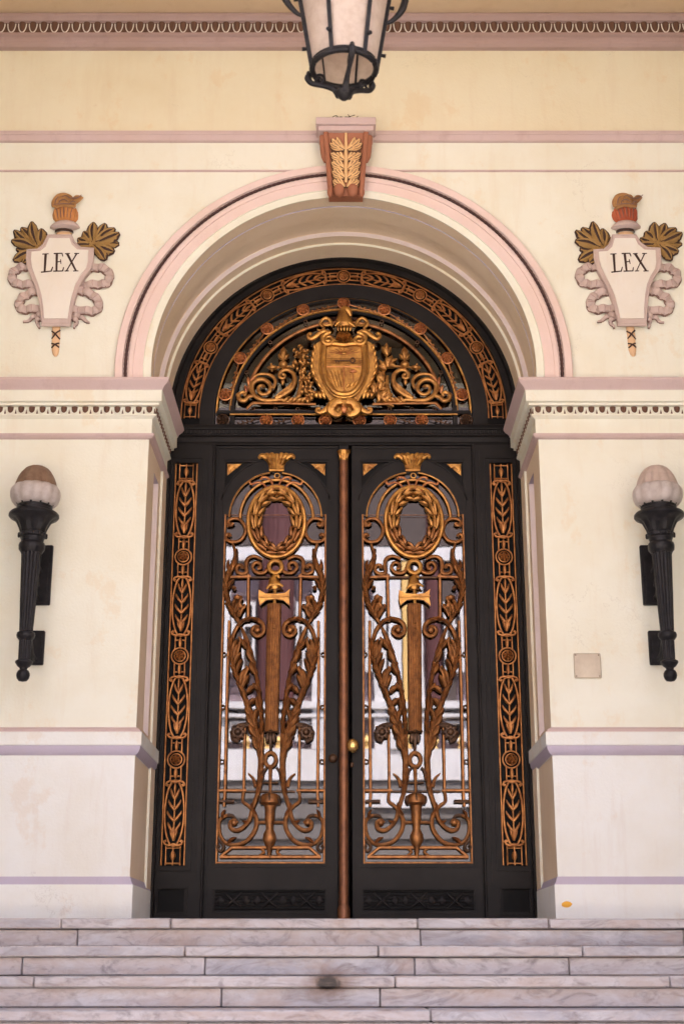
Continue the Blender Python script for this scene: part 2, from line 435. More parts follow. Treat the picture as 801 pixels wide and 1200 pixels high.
# wall above the imposts, cut by the arch
b = MB()
out = [(-FAR, ZS), (-RO - .02, ZS)] + [(-x, z) for x, z in arch_pts(RO + .02)] + [(RO + .02, ZS), (FAR, ZS), (FAR, 4.955), (-FAR, 4.955)]
b.plate(out, [], 0, .25, 'cream', back=False)
b.box(-FAR, FAR, .004, .25, 4.955, 5.2, 'cream')
b.build('wall', facade)
b = MB(); b.box(-FAR, FAR, .006, .25, 5.2, ZTOP + .06, 'yellow'); b.build('frieze', facade)
for sg in (-1, 1):
    xs = lambda x: sg * x
    b = MB(); b.box(xs(AX), xs(FAR), 0, .25, 1.0, ZS, 'cream')
    b.box(xs(AX), xs(FAR), .001, .25, FLOOR, 1.0, 'cream_low'); b.build('pier', facade)
    # inner reveal of the pier: flat, grooved panel, door stop
    b = MB()
    def ext(prof, z0, z1, mats):
        vs = [(xs(p[0]), p[1], z) for z in (z0, z1) for p in prof]; k = len(prof)
        for j in range(k - 1): b.add(vs, [(j, j + 1, k + j + 1, k + j)], mats[j])
    flat_p = [(AX - .0005, .002), (AX - .0005, .63), (AX - .017, .63), (AX - .017, .92)]
    groove = [(AX - .0005, .002), (AX - .0005, .29), (AX + .034, .29), (AX + .034, .53), (AX - .0005, .53), (AX - .0005, .63), (AX - .017, .63), (AX - .017, .92)]
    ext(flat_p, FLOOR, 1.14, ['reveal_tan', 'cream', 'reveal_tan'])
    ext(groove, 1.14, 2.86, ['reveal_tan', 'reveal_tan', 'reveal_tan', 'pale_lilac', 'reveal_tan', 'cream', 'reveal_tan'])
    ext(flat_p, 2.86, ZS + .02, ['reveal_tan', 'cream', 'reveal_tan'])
    for z in (1.14, 2.86):
        b.add([(xs(AX), .29, z), (xs(AX + .034), .29, z), (xs(AX + .034), .53, z), (xs(AX), .53, z)], [(0, 1, 2, 3)], 'lilac')
    b.build('reveal', facade)
    path = [(xs(FAR), 0, 0, -1), (xs(AX), 0, -sg, -1), (xs(AX), .80, -sg, 0)]
    # impost cornice
    b = MB()
    b.sweep(path, [(0, 3.395), (.128, 3.37), (.130, 3.352), (.118, 3.335), (.096, 3.318), (.086, 3.298), (.082, 3.294), (.082, 3.222), (.062, 3.216), (.062, 3.200), (.034, 3.197), (.030, 3.150), (.044, 3.146), (.044, 3.136), (.018, 3.120), (.018, 3.022), (.034, 3.016), (.036, 3.000), (.022, 2.988), (0, 2.985)],
            ['pink', 'pink', 'pink', 'pink', 'pink', 'cream', 'cream', 'cream', 'cream', 'cream', 'cream', 'cream', 'cream', 'cream', 'cream', 'pink', 'pink', 'pink', 'pink'])
    imp = b.build('impost', facade, sharp=30)
    # egg and dart along the impost, front and return
    b = MB()
    def egg_row(p0, d, nrm, count, pitch, zt, zb, egg, shell, ground=None):
        d = Vector(d); nrm = Vector(nrm); p0 = Vector(p0); h = zt - zb
        for i in range(count):
            c = p0 + d * pitch * (i + .5)
            vs = []; fs = []                       # egg: half ellipsoid, flat-topped
            nu, nv = 6, 8
            for u in range(nu + 1):
                fu = u / nu
                z = zt - h * .95 * fu
                w = pitch * .29 * math.sqrt(max(0, 1 - (max(0, fu - .15) / .85) ** 2))
                for v in range(nv + 1):
                    a = math.pi * v / nv
                    q = c + d * (w * math.cos(a)) + nrm * (w * .9 * math.sin(a))
                    vs.append((q.x, q.y, z))
            for u in range(nu):
                for v in range(nv):
                    k = u * (nv + 1) + v; fs.append((k, k + 1, k + nv + 2, k + nv + 1))
            b.add(vs, fs, egg)
            pts = []
            for v in range(11):
                a = math.pi * v / 10
                q = c + d * (pitch * .37 * math.cos(a)) + nrm * .006
                pts.append((q.x, q.y, zt - h * .12 - h * .86 * math.sin(a)))
            b.tube(pts, pitch * .055, shell, n=5)
            q = p0 + d * pitch * i
            t = [q - d * pitch * .10, q + d * pitch * .10]
            vs = [(t[0].x, t[0].y, zb + h * .02), (t[1].x, t[1].y, zb + h * .02), (q.x, q.y, zt - h * .1)]
            ap = q + nrm * .012
            vs.append((ap.x, ap.y, zb + h * .15))
            b.add(vs, [(0, 1, 3), (1, 2, 3), (2, 0, 3)], egg)
    egg_row((xs(AX - .034), -.030, 0), (sg, 0, 0), (0, -1, 0), 24, .0695, 3.197, 3.152, 'brown_paint', 'cream')
    egg_row((xs(AX - .030), -.034, 0), (0, 1, 0), (-sg, 0, 0), 12, .0695, 3.197, 3.152, 'brown_paint', 'cream')
    b.build('egg_and_dart', imp)
    # plinth moulding
    b = MB()
    b.sweep(path, [(0, 1.115), (.026, 1.098), (.030, 1.086), (.040, 1.082), (.040, 1.004), (.034, 1.0), (.030, .975), (.014, .952), (.004, .945), (0, .943)],
            ['pink', 'pink', 'pink', 'cream_low', 'cream_low', 'lilac', 'lilac', 'lilac', 'cream_low'])
    b.build('plinth_moulding', facade, sharp=30)
    b = MB()
    b.sweep(path, [(0, .232), (.004, .228), (.012, .205), (.022, .186), (.024, .18), (.024, FLOOR)], ['lilac', 'lilac', 'lilac', 'cream_low', 'cream_low'])
    b.build('base_course', facade, sharp=30)
# archivolt
b = MB()
b.arc([(1.503, .0), (1.503, -.040), (1.498, -.046), (1.452, -.046), (1.448, -.028), (1.418, -.028), (1.412, -.040), (1.385, -.040), (1.382, -.030), (1.318, -.030), (1.314, -.020), (1.266, -.020), (1.266, .004)], Z0,
      ['pink_arch'] * 9 + ['cream'] * 3, a0=-.075, a1=math.pi + .075, n=96)
arv = b.build('archivolt', facade, sharp=30)
b = MB()
pts = [(1.433 * math.cos(a), -.034, Z0 + 1.433 * math.sin(a)) for a in [(-.07 + (math.pi + .14) * i / 420) for i in range(421)]]
b.tube(pts, [.0115 if i % 3 else .0095 for i in range(421)], 'bead_paint', n=6)
b.build('bead_moulding', arv)
b = MB()
b.arc([(RO, -.012), (RO, .10), (RO + .006, .105), (RO + .006, .112), (RO, .116), (RO, .29), (RO + .034, .29), (RO + .034, .53), (RO, .53), (RO, .63), (RO - .018, .63), (RO - .018, .92)], Z0,
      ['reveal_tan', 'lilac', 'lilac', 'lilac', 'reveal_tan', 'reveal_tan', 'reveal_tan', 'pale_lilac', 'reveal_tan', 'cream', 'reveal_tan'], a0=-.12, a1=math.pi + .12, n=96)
b.build('arch_soffit', facade, sharp=30)
# string courses and the top cornice
pf = [(-FAR, 0, 0, -1), (FAR, 0, 0, -1)]
b = MB(); b.sweep(pf, [(-.01, 5.258), (.05, 5.252), (.05, 5.228), (.040, 5.223), (.036, 5.212), (.022, 5.192), (-.002, 5.188)], ['pink'] * 6); b.build('string_course', facade, sharp=30)
b = MB(); b.sweep(pf, [(-.004, 4.970), (.008, 4.969), (.010, 4.963), (.006, 4.957), (-.002, 4.956)], ['pink'] * 4); b.build('string_bead', facade, sharp=30)
b = MB()
b.sweep(pf, [(-.01, ZTOP + .02), (.115, ZTOP + .02), (.12, ZTOP + .012), (.12, ZTOP - .006), (.105, ZTOP - .014), (.095, ZTOP - .03), (.07, ZTOP - .034), (.066, 6.033), (.085, 6.028), (.088, 6.012), (.060, 6.005), (.058, 5.980), (.050, 5.973), (.046, 5.958), (.030, 5.945), (-.008, 5.940)],
        ['pink_shaded'] * 6 + ['brown_paint'] + ['pink_shaded'] * 8)
cor = b.build('cornice', facade, sharp=30)
b = MB()
egg_row((-3.0, -.068, 0), (1, 0, 0), (0, -1, 0), 80, .076, ZTOP - .034, 6.034, 'brown_paint', 'relief_white')
b.build('egg_and_dart', cor)
b = MB()
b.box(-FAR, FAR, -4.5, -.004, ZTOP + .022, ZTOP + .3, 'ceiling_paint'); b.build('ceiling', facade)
b = MB(); b.box(-FAR, FAR, -4.55, -3.85, 5.75, ZTOP + .021, 'cream'); b.box(-FAR - .1, FAR + .1, -4.7, -.0, ZTOP + .301, 7.1, 'pink'); b.build('entablature', facade)
for x in (-3.3, 3.3):
    b = MB(); b.box(x - .35, x + .35, -4.55, -3.85, -1.648, -1.35, 'cream_low')
    b.lathe([(.33, -1.35), (.345, -1.28), (.34, -1.2), (.33, -1.1), (.28, 5.3), (.29, 5.36), (.32, 5.5), (.34, 5.6)], 'relief_white', (x, -4.2), 28)
    b.box(x - .35, x + .35, -4.55, -3.85, 5.6, 5.749, 'cream'); b.build('column', facade)
for sg in (-1, 1):
    b = MB(); b.box(sg * (FAR - .3), sg * FAR, -4.5, -.004, -1.648, ZTOP + .02, 'yellow'); b.build('added_side_wall', facade)  # unseen wall, added to cut off light from the sides
    b = MB(); b.box(sg * 3.75, sg * (FAR - .3), -4.5, -3.9, -1.648, 5.749, 'cream'); b.build('added_front_pier', facade)  # unseen pier, added to narrow the opening so light comes from the front
b = MB()                                            # unseen body of the building behind the front wall, sized to block the sun
b.box(-14, 14, 2.6, 12, -1.648, 12, 'cream'); b.box(-14, -1.45, .251, 2.6, -1.648, 12, 'cream'); b.box(1.45, 14, .251, 2.6, -1.648, 12, 'cream')
b.box(-1.449, 1.449, .251, 2.6, 5.0, 12, 'cream'); b.box(-14, 14, -.001, .25, 7.101, 12, 'cream')
for sg in (-1, 1): b.box(sg * (FAR + .001), sg * 14, 0, .25, -1.648, 7.1, 'cream')
b.build('rear_block', facade)
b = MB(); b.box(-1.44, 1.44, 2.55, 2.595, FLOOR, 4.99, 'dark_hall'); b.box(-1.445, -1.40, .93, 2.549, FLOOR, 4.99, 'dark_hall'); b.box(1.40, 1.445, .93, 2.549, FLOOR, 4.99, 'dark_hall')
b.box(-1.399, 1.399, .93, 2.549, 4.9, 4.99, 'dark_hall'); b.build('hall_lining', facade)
b = MB()
fl = [at(654, 1056)[0], at(669, 1056)[0]]
b.petal((1.262 + .012, .07), (1.262 + .075, .075), .018, .006, -.025, 'yellow_paint', rib=0)
b.build('paint_splash', facade)

# keystone console
b = MB()
kx = .015
def loft(rows, mat):
    """rows of (z, x0, x1, y_front), back at y=0"""
    vs = []
    for (z, x0, x1, y) in rows: vs += [(x0, 0, z), (x0, y, z), (x1, y, z), (x1, 0, z)]
    fs = []
    for i in range(len(rows) - 1):
        o = i * 4
        for j in range(3): fs.append((o + j, o + j + 1, o + 4 + j + 1, o + 4 + j))
    fs.append((0, 1, 2, 3)); o = 4 * (len(rows) - 1); fs.append((o, o + 3, o + 2, o + 1))
    b.add(vs, fs, mat)
rows = []
for i in range(13):
    u = i / 12
    hw = .150 - .034 * u
    y = -.155 + .075 * u + .012 * math.sin(u * math.pi * 2)
    rows.append((5.167 - .445 * u, kx - hw, kx + hw, y))
loft(rows, 'terracotta')
for sg in (-1, 1):
    pts = [(kx + sg * (r[2] - kx - .012), r[3] - .008, r[0]) for r in rows]
    b.tube(pts, .017, 'terracotta', n=8)
    pts = [(kx + sg * (r[2] - kx + .004), r[3] + .035, r[0]) for r in rows[:6]]
    b.tube(pts, [.028, .03, .03, .03, .026, .012], 'terracotta', n=8)
    b.blob((kx + sg * .047, -.105, 4.752), (.040, .042, .052), 'terracotta')
    b.blob((kx + sg * .106, -.095, 4.748), (.022, .03, .045), 'terracotta')
ks = b.build('keystone', facade)
b = MB()
b.box(kx - .205, kx + .205, -.20, 0, 5.208, 5.264, 'pink', ch=.004); b.box(kx - .188, kx + .188, -.185, -.001, 5.168, 5.2075, 'pink', ch=.004)
b.build('cap', ks)
b = MB()
for i in range(5):
    u = .13 + i * .155
    z = 5.155 - .445 * u; y = -.158 + .075 * u + .012 * math.sin(u * math.pi * 2) - .002
    L = .106 - .030 * u
    for sg in (-1, 1):
        for (xs0, dz0, dz1, f, w) in ((.10, -.05, .042, .60, .022), (.25, -.05, .030, .92, .024), (.40, -.050, -.004, 1.06, .022), (.45, -.056, -.036, 1.0, .018), (.1, -.055, -.02, .55, .03)):
            b.petal((kx + sg * (.006 + L * xs0 * .5), z + dz0), (kx + sg * L * f, z + dz1), w, .024, y, 'peach', rib=.5, bend=-sg * .10, blunt=1)
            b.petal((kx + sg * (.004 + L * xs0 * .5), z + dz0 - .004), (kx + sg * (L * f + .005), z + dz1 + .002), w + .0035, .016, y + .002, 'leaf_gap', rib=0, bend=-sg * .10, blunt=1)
for sg in (-1, 1):
    b.petal((kx + sg * .012, 4.85), (kx + sg * .062, 4.79), .02, .02, -.098, 'peach', rib=.4)
b.tube([(kx, -.168 + .075 * u + .012 * math.sin(u * 6.28), 5.16 - .445 * u) for u in [i / 10 for i in range(9)]], [.008, .012, .014, .012, .01], 'peach', n=6)
b.build('leaf_carving', ks)
t = thing('dry_twigs', 'wisp of dry dark twigs lying on top of the keystone cap', 'twigs', (kx, -.1, 5.264))
b = MB()
for i in range(26):
    x = kx + random.gauss(.02, .05); a = random.uniform(0, 6.28); L = random.uniform(.03, .075)
    b.tube(cr([(x - L * math.cos(a), -.15 + random.uniform(-.04, .04), 5.268), (x, -.13 + random.uniform(-.03, .03), 5.283 + random.uniform(0, .022)), (x + L * math.cos(a), -.13 + random.uniform(-.05, .05), 5.272 + random.uniform(0, .045))], 3), .003, 'twig', n=4)
b.build('twigs', t)

# ------------------------------------------------------------------ LEX reliefs
def make_relief():
    ax0, ay0, ax1, ay1 = 78.0, 245.0, 67.5, 410.0
    def q(cx, cy):
        px, py = cx / 5, 200 + cy / 5
        axis = ax0 + (ax1 - ax0) * (py - ay0) / (ay1 - ay0)
        s = scale_at(py, -.04)
        return (px - axis) * s - 1.905, at(px, py, -.04)[1]
    t = thing('torch_relief', 'plaster LEX shield relief left of the arch', 'wall relief', (-1.905, 0, 4.2), 'painted LEX reliefs')
    t['label'] = 'plaster LEX shield relief with flaming torch, left of the arch, pale orange flame'
    sh = [(300, 385), (437, 385), (452, 425), (490, 458), (565, 462), (560, 540), (548, 580), (510, 625), (478, 680), (456, 750), (438, 830), (428, 900), (268, 900), (262, 830), (250, 750), (228, 680), (205, 625), (183, 570), (177, 520), (180, 472), (240, 468), (275, 440)]
    pts = [q(*p) for p in sh]
    cxm = sum(p[0] for p in pts) / len(pts); czm = sum(p[1] for p in pts) / len(pts)
    b = MB(); b.plate(pts, [], -.055, .0, 'relief_pink')
    b.tube(xyz(pts, -.054), .008, 'relief_pink', n=6, closed=True)
    x0, z0 = q(262, 905); x1, _ = q(432, 905)
    b.tube([(x0, -.045, z0), (x1, -.045, z0)], .012, 'relief_pink', n=10)
    shield = b.build('shield', t)
    inn = [(cxm + (p[0] - cxm) * .86, czm + (p[1] - czm) * .91) for p in pts]
    b = MB(); b.plate(inn, [], -.063, -.05, 'relief_white'); b.build('field', shield)
    # letters with tapered strokes and small serifs
    b = MB()
    def stroke(pts, w):
        p = [q(*c) for c in pts]
        for i in range(len(p) - 1):
            a, c = Vector(p[i]), Vector(p[i + 1]); d = (c - a).normalized(); nn = Vector((-d.y, d.x)) * w * .0018
            w2 = .75 if i == len(p) - 2 else 1
            b.plate([tuple(a + nn), tuple(a - nn), tuple(c - nn * w2), tuple(c + nn * w2)], [], -.0665 - .0004 * random.random(), -.06, 'relief_ink')
    stroke([(289, 499), (283, 602)], 4.6); stroke([(270, 499), (306, 497)], 1.8); stroke([(262, 605), (324, 598)], 2.4); stroke([(320, 600), (330, 574)], 2.2)
    stroke([(354, 495), (352, 598)], 4.6); stroke([(336, 496), (386, 494)], 2.2); stroke([(384, 494), (389, 512)], 2.2); stroke([(352, 545), (377, 542)], 2.0); stroke([(376, 530), (378, 556)], 1.6); stroke([(334, 599), (389, 597)], 2.2); stroke([(388, 598), (394, 576)], 2.2)
    stroke([(414, 496), (466, 597)], 4.6); stroke([(470, 496), (410, 597)], 2.4); stroke([(402, 497), (430, 495)], 1.8); stroke([(456, 496), (484, 495)], 1.8); stroke([(400, 598), (424, 597)], 1.8); stroke([(450, 598), (480, 597)], 1.8)
    b.build('lettering', shield)
    # torch: neck, cup, flame, handle
    b = MB()
    def half_lathe(rows, mat, yd=.0):
        vs = []; fs = []; n = 12
        for (xl, xr, cy) in rows:
            a = q(xl, cy); c = q(xr, cy)
            for j in range(n + 1):
                th = math.pi * j / n
                vs.append(((a[0] + c[0]) / 2 + (a[0] - c[0]) / 2 * math.cos(th), -.006 - (c[0] - a[0]) / 2 * .62 * math.sin(th) - yd, a[1]))
        for i in range(len(rows) - 1):
            for j in range(n):
                k = i * (n + 1) + j; fs.append((k, k + 1, k + n + 2, k + n + 1))
        b.add(vs, fs, mat)
    half_lathe([(345, 430, 400), (340, 434, 355)], 'relief_tan')
    half_lathe([(334, 440, 356), (332, 442, 348), (334, 440, 340)], 'relief_ink', .004)
    half_lathe([(330, 440, 338), (304, 478, 326), (306, 480, 318), (330, 462, 298), (345, 440, 290), (345, 440, 285)], 'relief_pink', .003)
    b.build('cup', t)
    b = MB()
    half_lathe([(340, 452, 292), (322, 468, 272), (318, 470, 250), (324, 468, 230), (345, 455, 216)], 'relief_flame', .002)
    for i in range(6):
        x = 345 + i * 21
        a = q(x + (2.5 - i) * 2, 290); c = q(x + (i - 2.5) * 3, 218)
        b.petal(a, c, .017, .024, -.060 + abs(i - 2.5) * .011, 'relief_flame', rib=.5, blunt=1)
    for i in range(5):
        x = 355 + i * 20
        b.tube(cr(xyz([q(x + (2 - i) * 2, 286), q(x, 255), q(x + (i - 2) * 3, 226)], -.078 + abs(i - 2) * .010), 3), [.0016, .0035, .002], 'relief_line', n=5)
    b.build('flame', t)
    b = MB()
    pts = [q(*p) for p in [(375, 225), (370, 200), (372, 180), (400, 172), (430, 185), (455, 182), (480, 172), (503, 158)]]
    b.tube(cr(xyz(pts, -.045), 5), [.040, .044, .042, .036, .027, .022, .014, .004], 'relief_smoke', n=9, flat=.7)
    for (p0_, p1_, w_) in (((340, 222), (352, 176), .016), ((366, 222), (372, 168), .018), ((395, 220), (398, 165), .018), ((425, 222), (432, 178), .016), ((455, 222), (462, 190), .013), ((352, 190), (405, 152), .014), ((400, 160), (450, 176), .012), ((440, 186), (498, 160), .010)):
        b.petal(q(*p0_), q(*p1_), w_, .024, -.062, 'relief_smoke', rib=.5, bend=.15)
    pts = [q(*p) for p in [(335, 222), (340, 195), (362, 165), (395, 155), (425, 165), (440, 185)]]
    b.tube(cr(xyz(pts, -.06), 5), [.014, .024, .026, .022, .018, .006], 'relief_smoke', n=8, flat=.7)
    pts = [q(*p) for p in [(350, 215), (385, 205), (430, 213), (462, 218)]]
    b.tube(cr(xyz(pts, -.06), 5), [.016, .022, .02, .008], 'relief_smoke', n=8, flat=.8)
    for L_ in ([(345, 214), (352, 190), (366, 172)], [(366, 218), (376, 196), (402, 190), (424, 204)], [(384, 176), (408, 166), (436, 182), (470, 176)], [(432, 214), (446, 200), (462, 204)], [(338, 219), (395, 214), (460, 218)], [(452, 188), (480, 178), (500, 162)]):
        b.tube(cr(xyz([q(*p) for p in L_], -.088), 4), [.002, .0042, .002], 'relief_line', n=5)
    b.build('flame_tip', t)
    b = MB()
    half_lathe([(318, 366, 905), (318, 366, 960), (316, 362, 1000), (316, 360, 1040), (322, 354, 1066), (334, 344, 1078)], 'relief_tan')
    for (p1, p2) in (((318, 930), (364, 978)), ((366, 925), (318, 975)), ((316, 1002), (360, 1026)), ((360, 1000), (316, 1028))):
        a, c = q(*p1), q(*p2); m = ((a[0] + c[0]) / 2, (a[1] + c[1]) / 2)
        b.tube(cr([(a[0], -.012, a[1]), (m[0], -.030, m[1]), (c[0], -.012, c[1])], 4), .006, 'relief_ink', n=5, flat=.6)
    b.build('handle', t)
    # oak sprays
    for sg, cen, tips in ((-1, (240, 455), [(300, 380), (255, 335), (200, 300), (140, 325), (100, 345), (88, 405), (110, 445), (95, 515), (150, 535), (180, 480)]),
                          (1, (560, 425), [(470, 385), (505, 350), (560, 302), (625, 300), (680, 330), (708, 362), (705, 415), (678, 465), (630, 515), (590, 470), (460, 425)])):
        b = MB()
        for i, tp in enumerate(tips):
            a, c = q(*cen), q(*tp)
            m = (a[0] + (c[0] - a[0]) * .12, a[1] + (c[1] - a[1]) * .12)
            yy_ = -.006 - .010 * (i % 3)
            b.petal(m, c, .036 + .004 * (i % 2), .040, yy_, 'relief_oak', rib=.6, bend=.05 * (-1) ** i, blunt=1)
            ex = (c[0] + (c[0] - m[0]) * .05, c[1] + (c[1] - m[1]) * .05)
            b.petal(m, ex, .0405 + .004 * (i % 2), .030, yy_ + .004, 'relief_ink', rib=.0, bend=.05 * (-1) ** i, blunt=1)
            b.tube(xyz([m, ((m[0] + c[0]) / 2 - .05 * (c[1] - m[1]) * (-1) ** i, (m[1] + c[1]) / 2 + .05 * (c[0] - m[0]) * (-1) ** i), (m[0] + (c[0] - m[0]) * .86, m[1] + (c[1] - m[1]) * .86)], yy_ - .020), .0028, 'relief_ink', n=4)
        for i in range(0, len(tips) - 1, 1):
            a = q(*cen); c = q(*((tips[i][0] + tips[i + 1][0]) / 2, (tips[i][1] + tips[i + 1][1]) / 2))
            c = (a[0] + (c[0] - a[0]) * .62, a[1] + (c[1] - a[1]) * .62)
            b.petal(a, c, .022, .03, -.022, 'relief_oak', rib=.6, blunt=1)
        b.tube(xyz([q(*cen), q(300 if sg < 0 else 440, 520)], -.02), .009, 'relief_oak', n=6)
        b.build('oak_spray', t)
    # ribbons
    for sg, strips in ((-1, [[(200, 555), (150, 552), (100, 575), (82, 612), (105, 648), (160, 655), (235, 655)], [(262, 690), (205, 700), (150, 728), (125, 765), (140, 800), (190, 800), (265, 795)], [(275, 850), (240, 835), (205, 850), (150, 880)], [(250, 850), (232, 870), (246, 912)]]),
                       (1, [[(545, 560), (600, 556), (645, 580), (655, 615), (630, 650), (570, 655), (500, 662)], [(470, 690), (520, 700), (570, 730), (592, 768), (575, 808), (530, 812), (435, 800)], [(425, 850), (465, 838), (500, 855), (540, 885)], [(440, 850), (460, 870), (448, 912)]])):
        b = MB()
        for k, st in enumerate(strips):
            pts = cr(xyz([q(*p) for p in st], -.018), 7)
            for i, p in enumerate(pts): p.y = -.016 - .012 * math.sin(i * .9 + k)
            n = len(pts)
            rad = ([.030] * 7) if k < 2 else ([.022, .02, .014, .005] if k == 2 else [.02, .016, .006])
            b.tube(pts, rad, 'relief_pink', n=8, flat=.6)
            b.tube([p + Vector((0, .006, -.005)) for p in pts], [r_ * 1.04 for r_ in rad], 'relief_line', n=8, flat=.45)
            if k < 2:                       # folds across the ribbon
                for i in range(3, n - 3, 3):
                    T = (pts[i + 1] - pts[i - 1]).normalized(); nn = Vector((-T.z, 0, T.x))
                    b.tube([pts[i] - nn * .022 + Vector((0, -.010, 0)), pts[i] + Vector((0, -.0185, 0)) + T * .004, pts[i] + nn * .022 + Vector((0, -.010, 0))], .0034, 'relief_fold', n=5)
        b.build('ribbon', t)
    return t
rel = make_relief()
rel2 = dup(rel); rel2.location.x = at(735.5, 310)[0] - .012
rel2['label'] = 'plaster LEX shield relief with flaming torch, right of the arch, deep red flame base'
for o in kids(rel2):
    if o.name.startswith('flame') and 'tip' not in o.name:
        o.data = o.data.copy()
        plaster('relief_flame_red', (.48, .12, .05), (.22, .03, .02), amt=.8, blot=.42); o.data.materials[0] = MATS['relief_flame_red']
        o['label'] = 'deep red and orange flame'

# ------------------------------------------------------------------ torch wall lamps
def make_lamp():
    lx, ly = -1.905, -.30
    t = thing('torch_lamp', 'black fluted torch wall lamp, its frosted acorn globe stained brown, left of the door', 'wall lamp', (lx, 0, 1.35), 'torch lamps on the piers')
    def Z(cy): return at(40, 530 + cy / 4.28, ly)[1]
    k = scale_at(640, ly) / 4.28 / 2          # crop width -> radius
    mod = lambda n, d: (lambda a, z: 1 - d * (.5 + .5 * math.cos(n * a)) ** 2)
    b = MB()
    b.lathe([(188 * k, Z(272)), (228 * k, Z(256)), (247 * k, Z(232)), (252 * k, Z(210)), (248 * k, Z(194)), (236 * k, Z(182)), (216 * k, Z(174))], 'globe_glass', (lx, ly), 72, mod(12, .07))
    g = b.build('globe', t, sharp=80)
    b = MB()
    b.lathe([(212 * k, Z(178)), (206 * k, Z(160)), (196 * k, Z(145)), (180 * k, Z(126)), (156 * k, Z(106)), (124 * k, Z(88)), (84 * k, Z(76)), (40 * k, Z(69)), (3 * k, Z(67))], 'globe_dusty', (lx, ly), 72, mod(12, .06))
    cap = b.build('globe_cap', t, sharp=80)
    b = MB()
    b.lathe([(150 * k, Z(250)), (190 * k, Z(254)), (190 * k, Z(268)), (178 * k, Z(272)), (178 * k, Z(286)), (186 * k, Z(290)), (186 * k, Z(302)), (120 * k, Z(306))], 'black_iron', (lx, ly), 32)
    b.build('collar', t)
    b = MB()
    b.lathe([(120 * k, Z(304)), (236 * k, Z(306)), (250 * k, Z(314)), (251 * k, Z(324)), (240 * k, Z(331)), (206 * k, Z(340)), (176 * k, Z(354)), (158 * k, Z(370)), (140 * k, Z(388)), (130 * k, Z(404)), (120 * k, Z(408))], 'black_iron', (lx, ly), 48, lambda a, z: 1 - (.10 * (.5 + .5 * math.cos(12 * a)) if z < Z(338) else 0))
    b.build('dish', t)
    b = MB()
    b.lathe([(118 * k, Z(404)), (138 * k, Z(410)), (138 * k, Z(424)), (116 * k, Z(430)), (112 * k, Z(452)), (126 * k, Z(458)), (132 * k, Z(470)), (128 * k, Z(490)), (112 * k, Z(500)), (104 * k, Z(508))], 'black_iron', (lx, ly), 40)
    for j in range(14):
        a = 6.283 * j / 14; b.blob((lx + 138 * k * math.cos(a), ly + 138 * k * math.sin(a), Z(419)), (.009, .009, .013), 'black_iron', 6, 4)
    b.build('neck', t)
    b = MB()
    b.lathe([(100 * k, Z(500)), (98 * k, Z(520)), (82 * k, Z(720)), (66 * k, Z(905))], 'black_iron', (lx, ly), 72, mod(12, .13))
    b.lathe([(60 * k, Z(930)), (62 * k, Z(945)), (58 * k, Z(1050))], 'black_iron', (lx, ly), 72, mod(12, .12))
    b.lathe([(60 * k, Z(898)), (86 * k, Z(906)), (92 * k, Z(918)), (86 * k, Z(930)), (70 * k, Z(940)), (60 * k, Z(946))], 'black_iron', (lx, ly), 32)
    b.build('shaft', t)
    b = MB()
    b.lathe([(58 * k, Z(1040)), (84 * k, Z(1048)), (86 * k, Z(1056)), (62 * k, Z(1074)), (40 * k, Z(1082)), (36 * k, Z(1090)), (52 * k, Z(1096)), (64 * k, Z(1108)), (66 * k, Z(1120)), (58 * k, Z(1136)), (40 * k, Z(1147)), (4 * k, Z(1151))], 'black_iron', (lx, ly), 32)
    b.build('finial', t)
    for (px, y0, y1, hw) in ((63, 640, 710, .072), (52, 740, 780, .055)):
        zt, zb = at(px, y0)[1], at(px, y1)[1]
        b = MB()
        b.box(lx - hw, lx + hw, -.030, -.002, zb, zt, 'black_iron', ch=.006)
        b.box(lx - hw + .018, lx + hw - .018, -.038, -.0305, zb + .018, zt - .018, 'black_iron', ch=.004)
        p = b.build('wall_plate', t)
        b = MB()
        zc = zt - .10 if hw > .06 else (zt + zb) / 2
        b.tube(cr([(lx, -.036, zc - .08), (lx, -.11, zc - .05), (lx, -.18, zc + .0), (lx, -.27, zc + .015)], 5), [.02, .016, .018, .024], 'black_iron', n=8)
        if hw > .06: b.tube(cr([(lx, -.036, zb + .04), (lx, -.10, zb + .05), (lx, -.14, zb + .10), (lx, -.10, zb + .14), (lx, -.07, zb + .11)], 5), [.014, .014, .012, .012, .016], 'black_iron', n=8)
        b.build('bracket_arm', p)
    return t
lamp = make_lamp()
lamp2 = dup(lamp); lamp2.location.x = 1.94
lamp2['label'] = 'black fluted torch wall lamp with a clean pale frosted globe, right of the door'
for o in kids(lamp2):
    if o.name.startswith('globe_cap'): o.data = o.data.copy(); o.data.materials[0] = MATS['globe_cap_clean']

# small blank plate on the right pier
t = thing('wall_plaque', 'small blank square metal plate on the right pier', 'plaque', (1.5, 0, 1.49))
x0, z1 = at(671, 766); x1, z0 = at(704, 795)
b = MB(); b.box(x0, x1, -.014, -.001, z0, z1, 'steel', ch=.004); b.build('plate', t)
for x in (x0 + .012, x1 - .012):
    for z in (z0 + .012, z1 - .012):
        b = MB(); b.blob((x, -.015, z), (.004, .003, .004), 'old_bronze', 8, 4); b.build('screw', t)

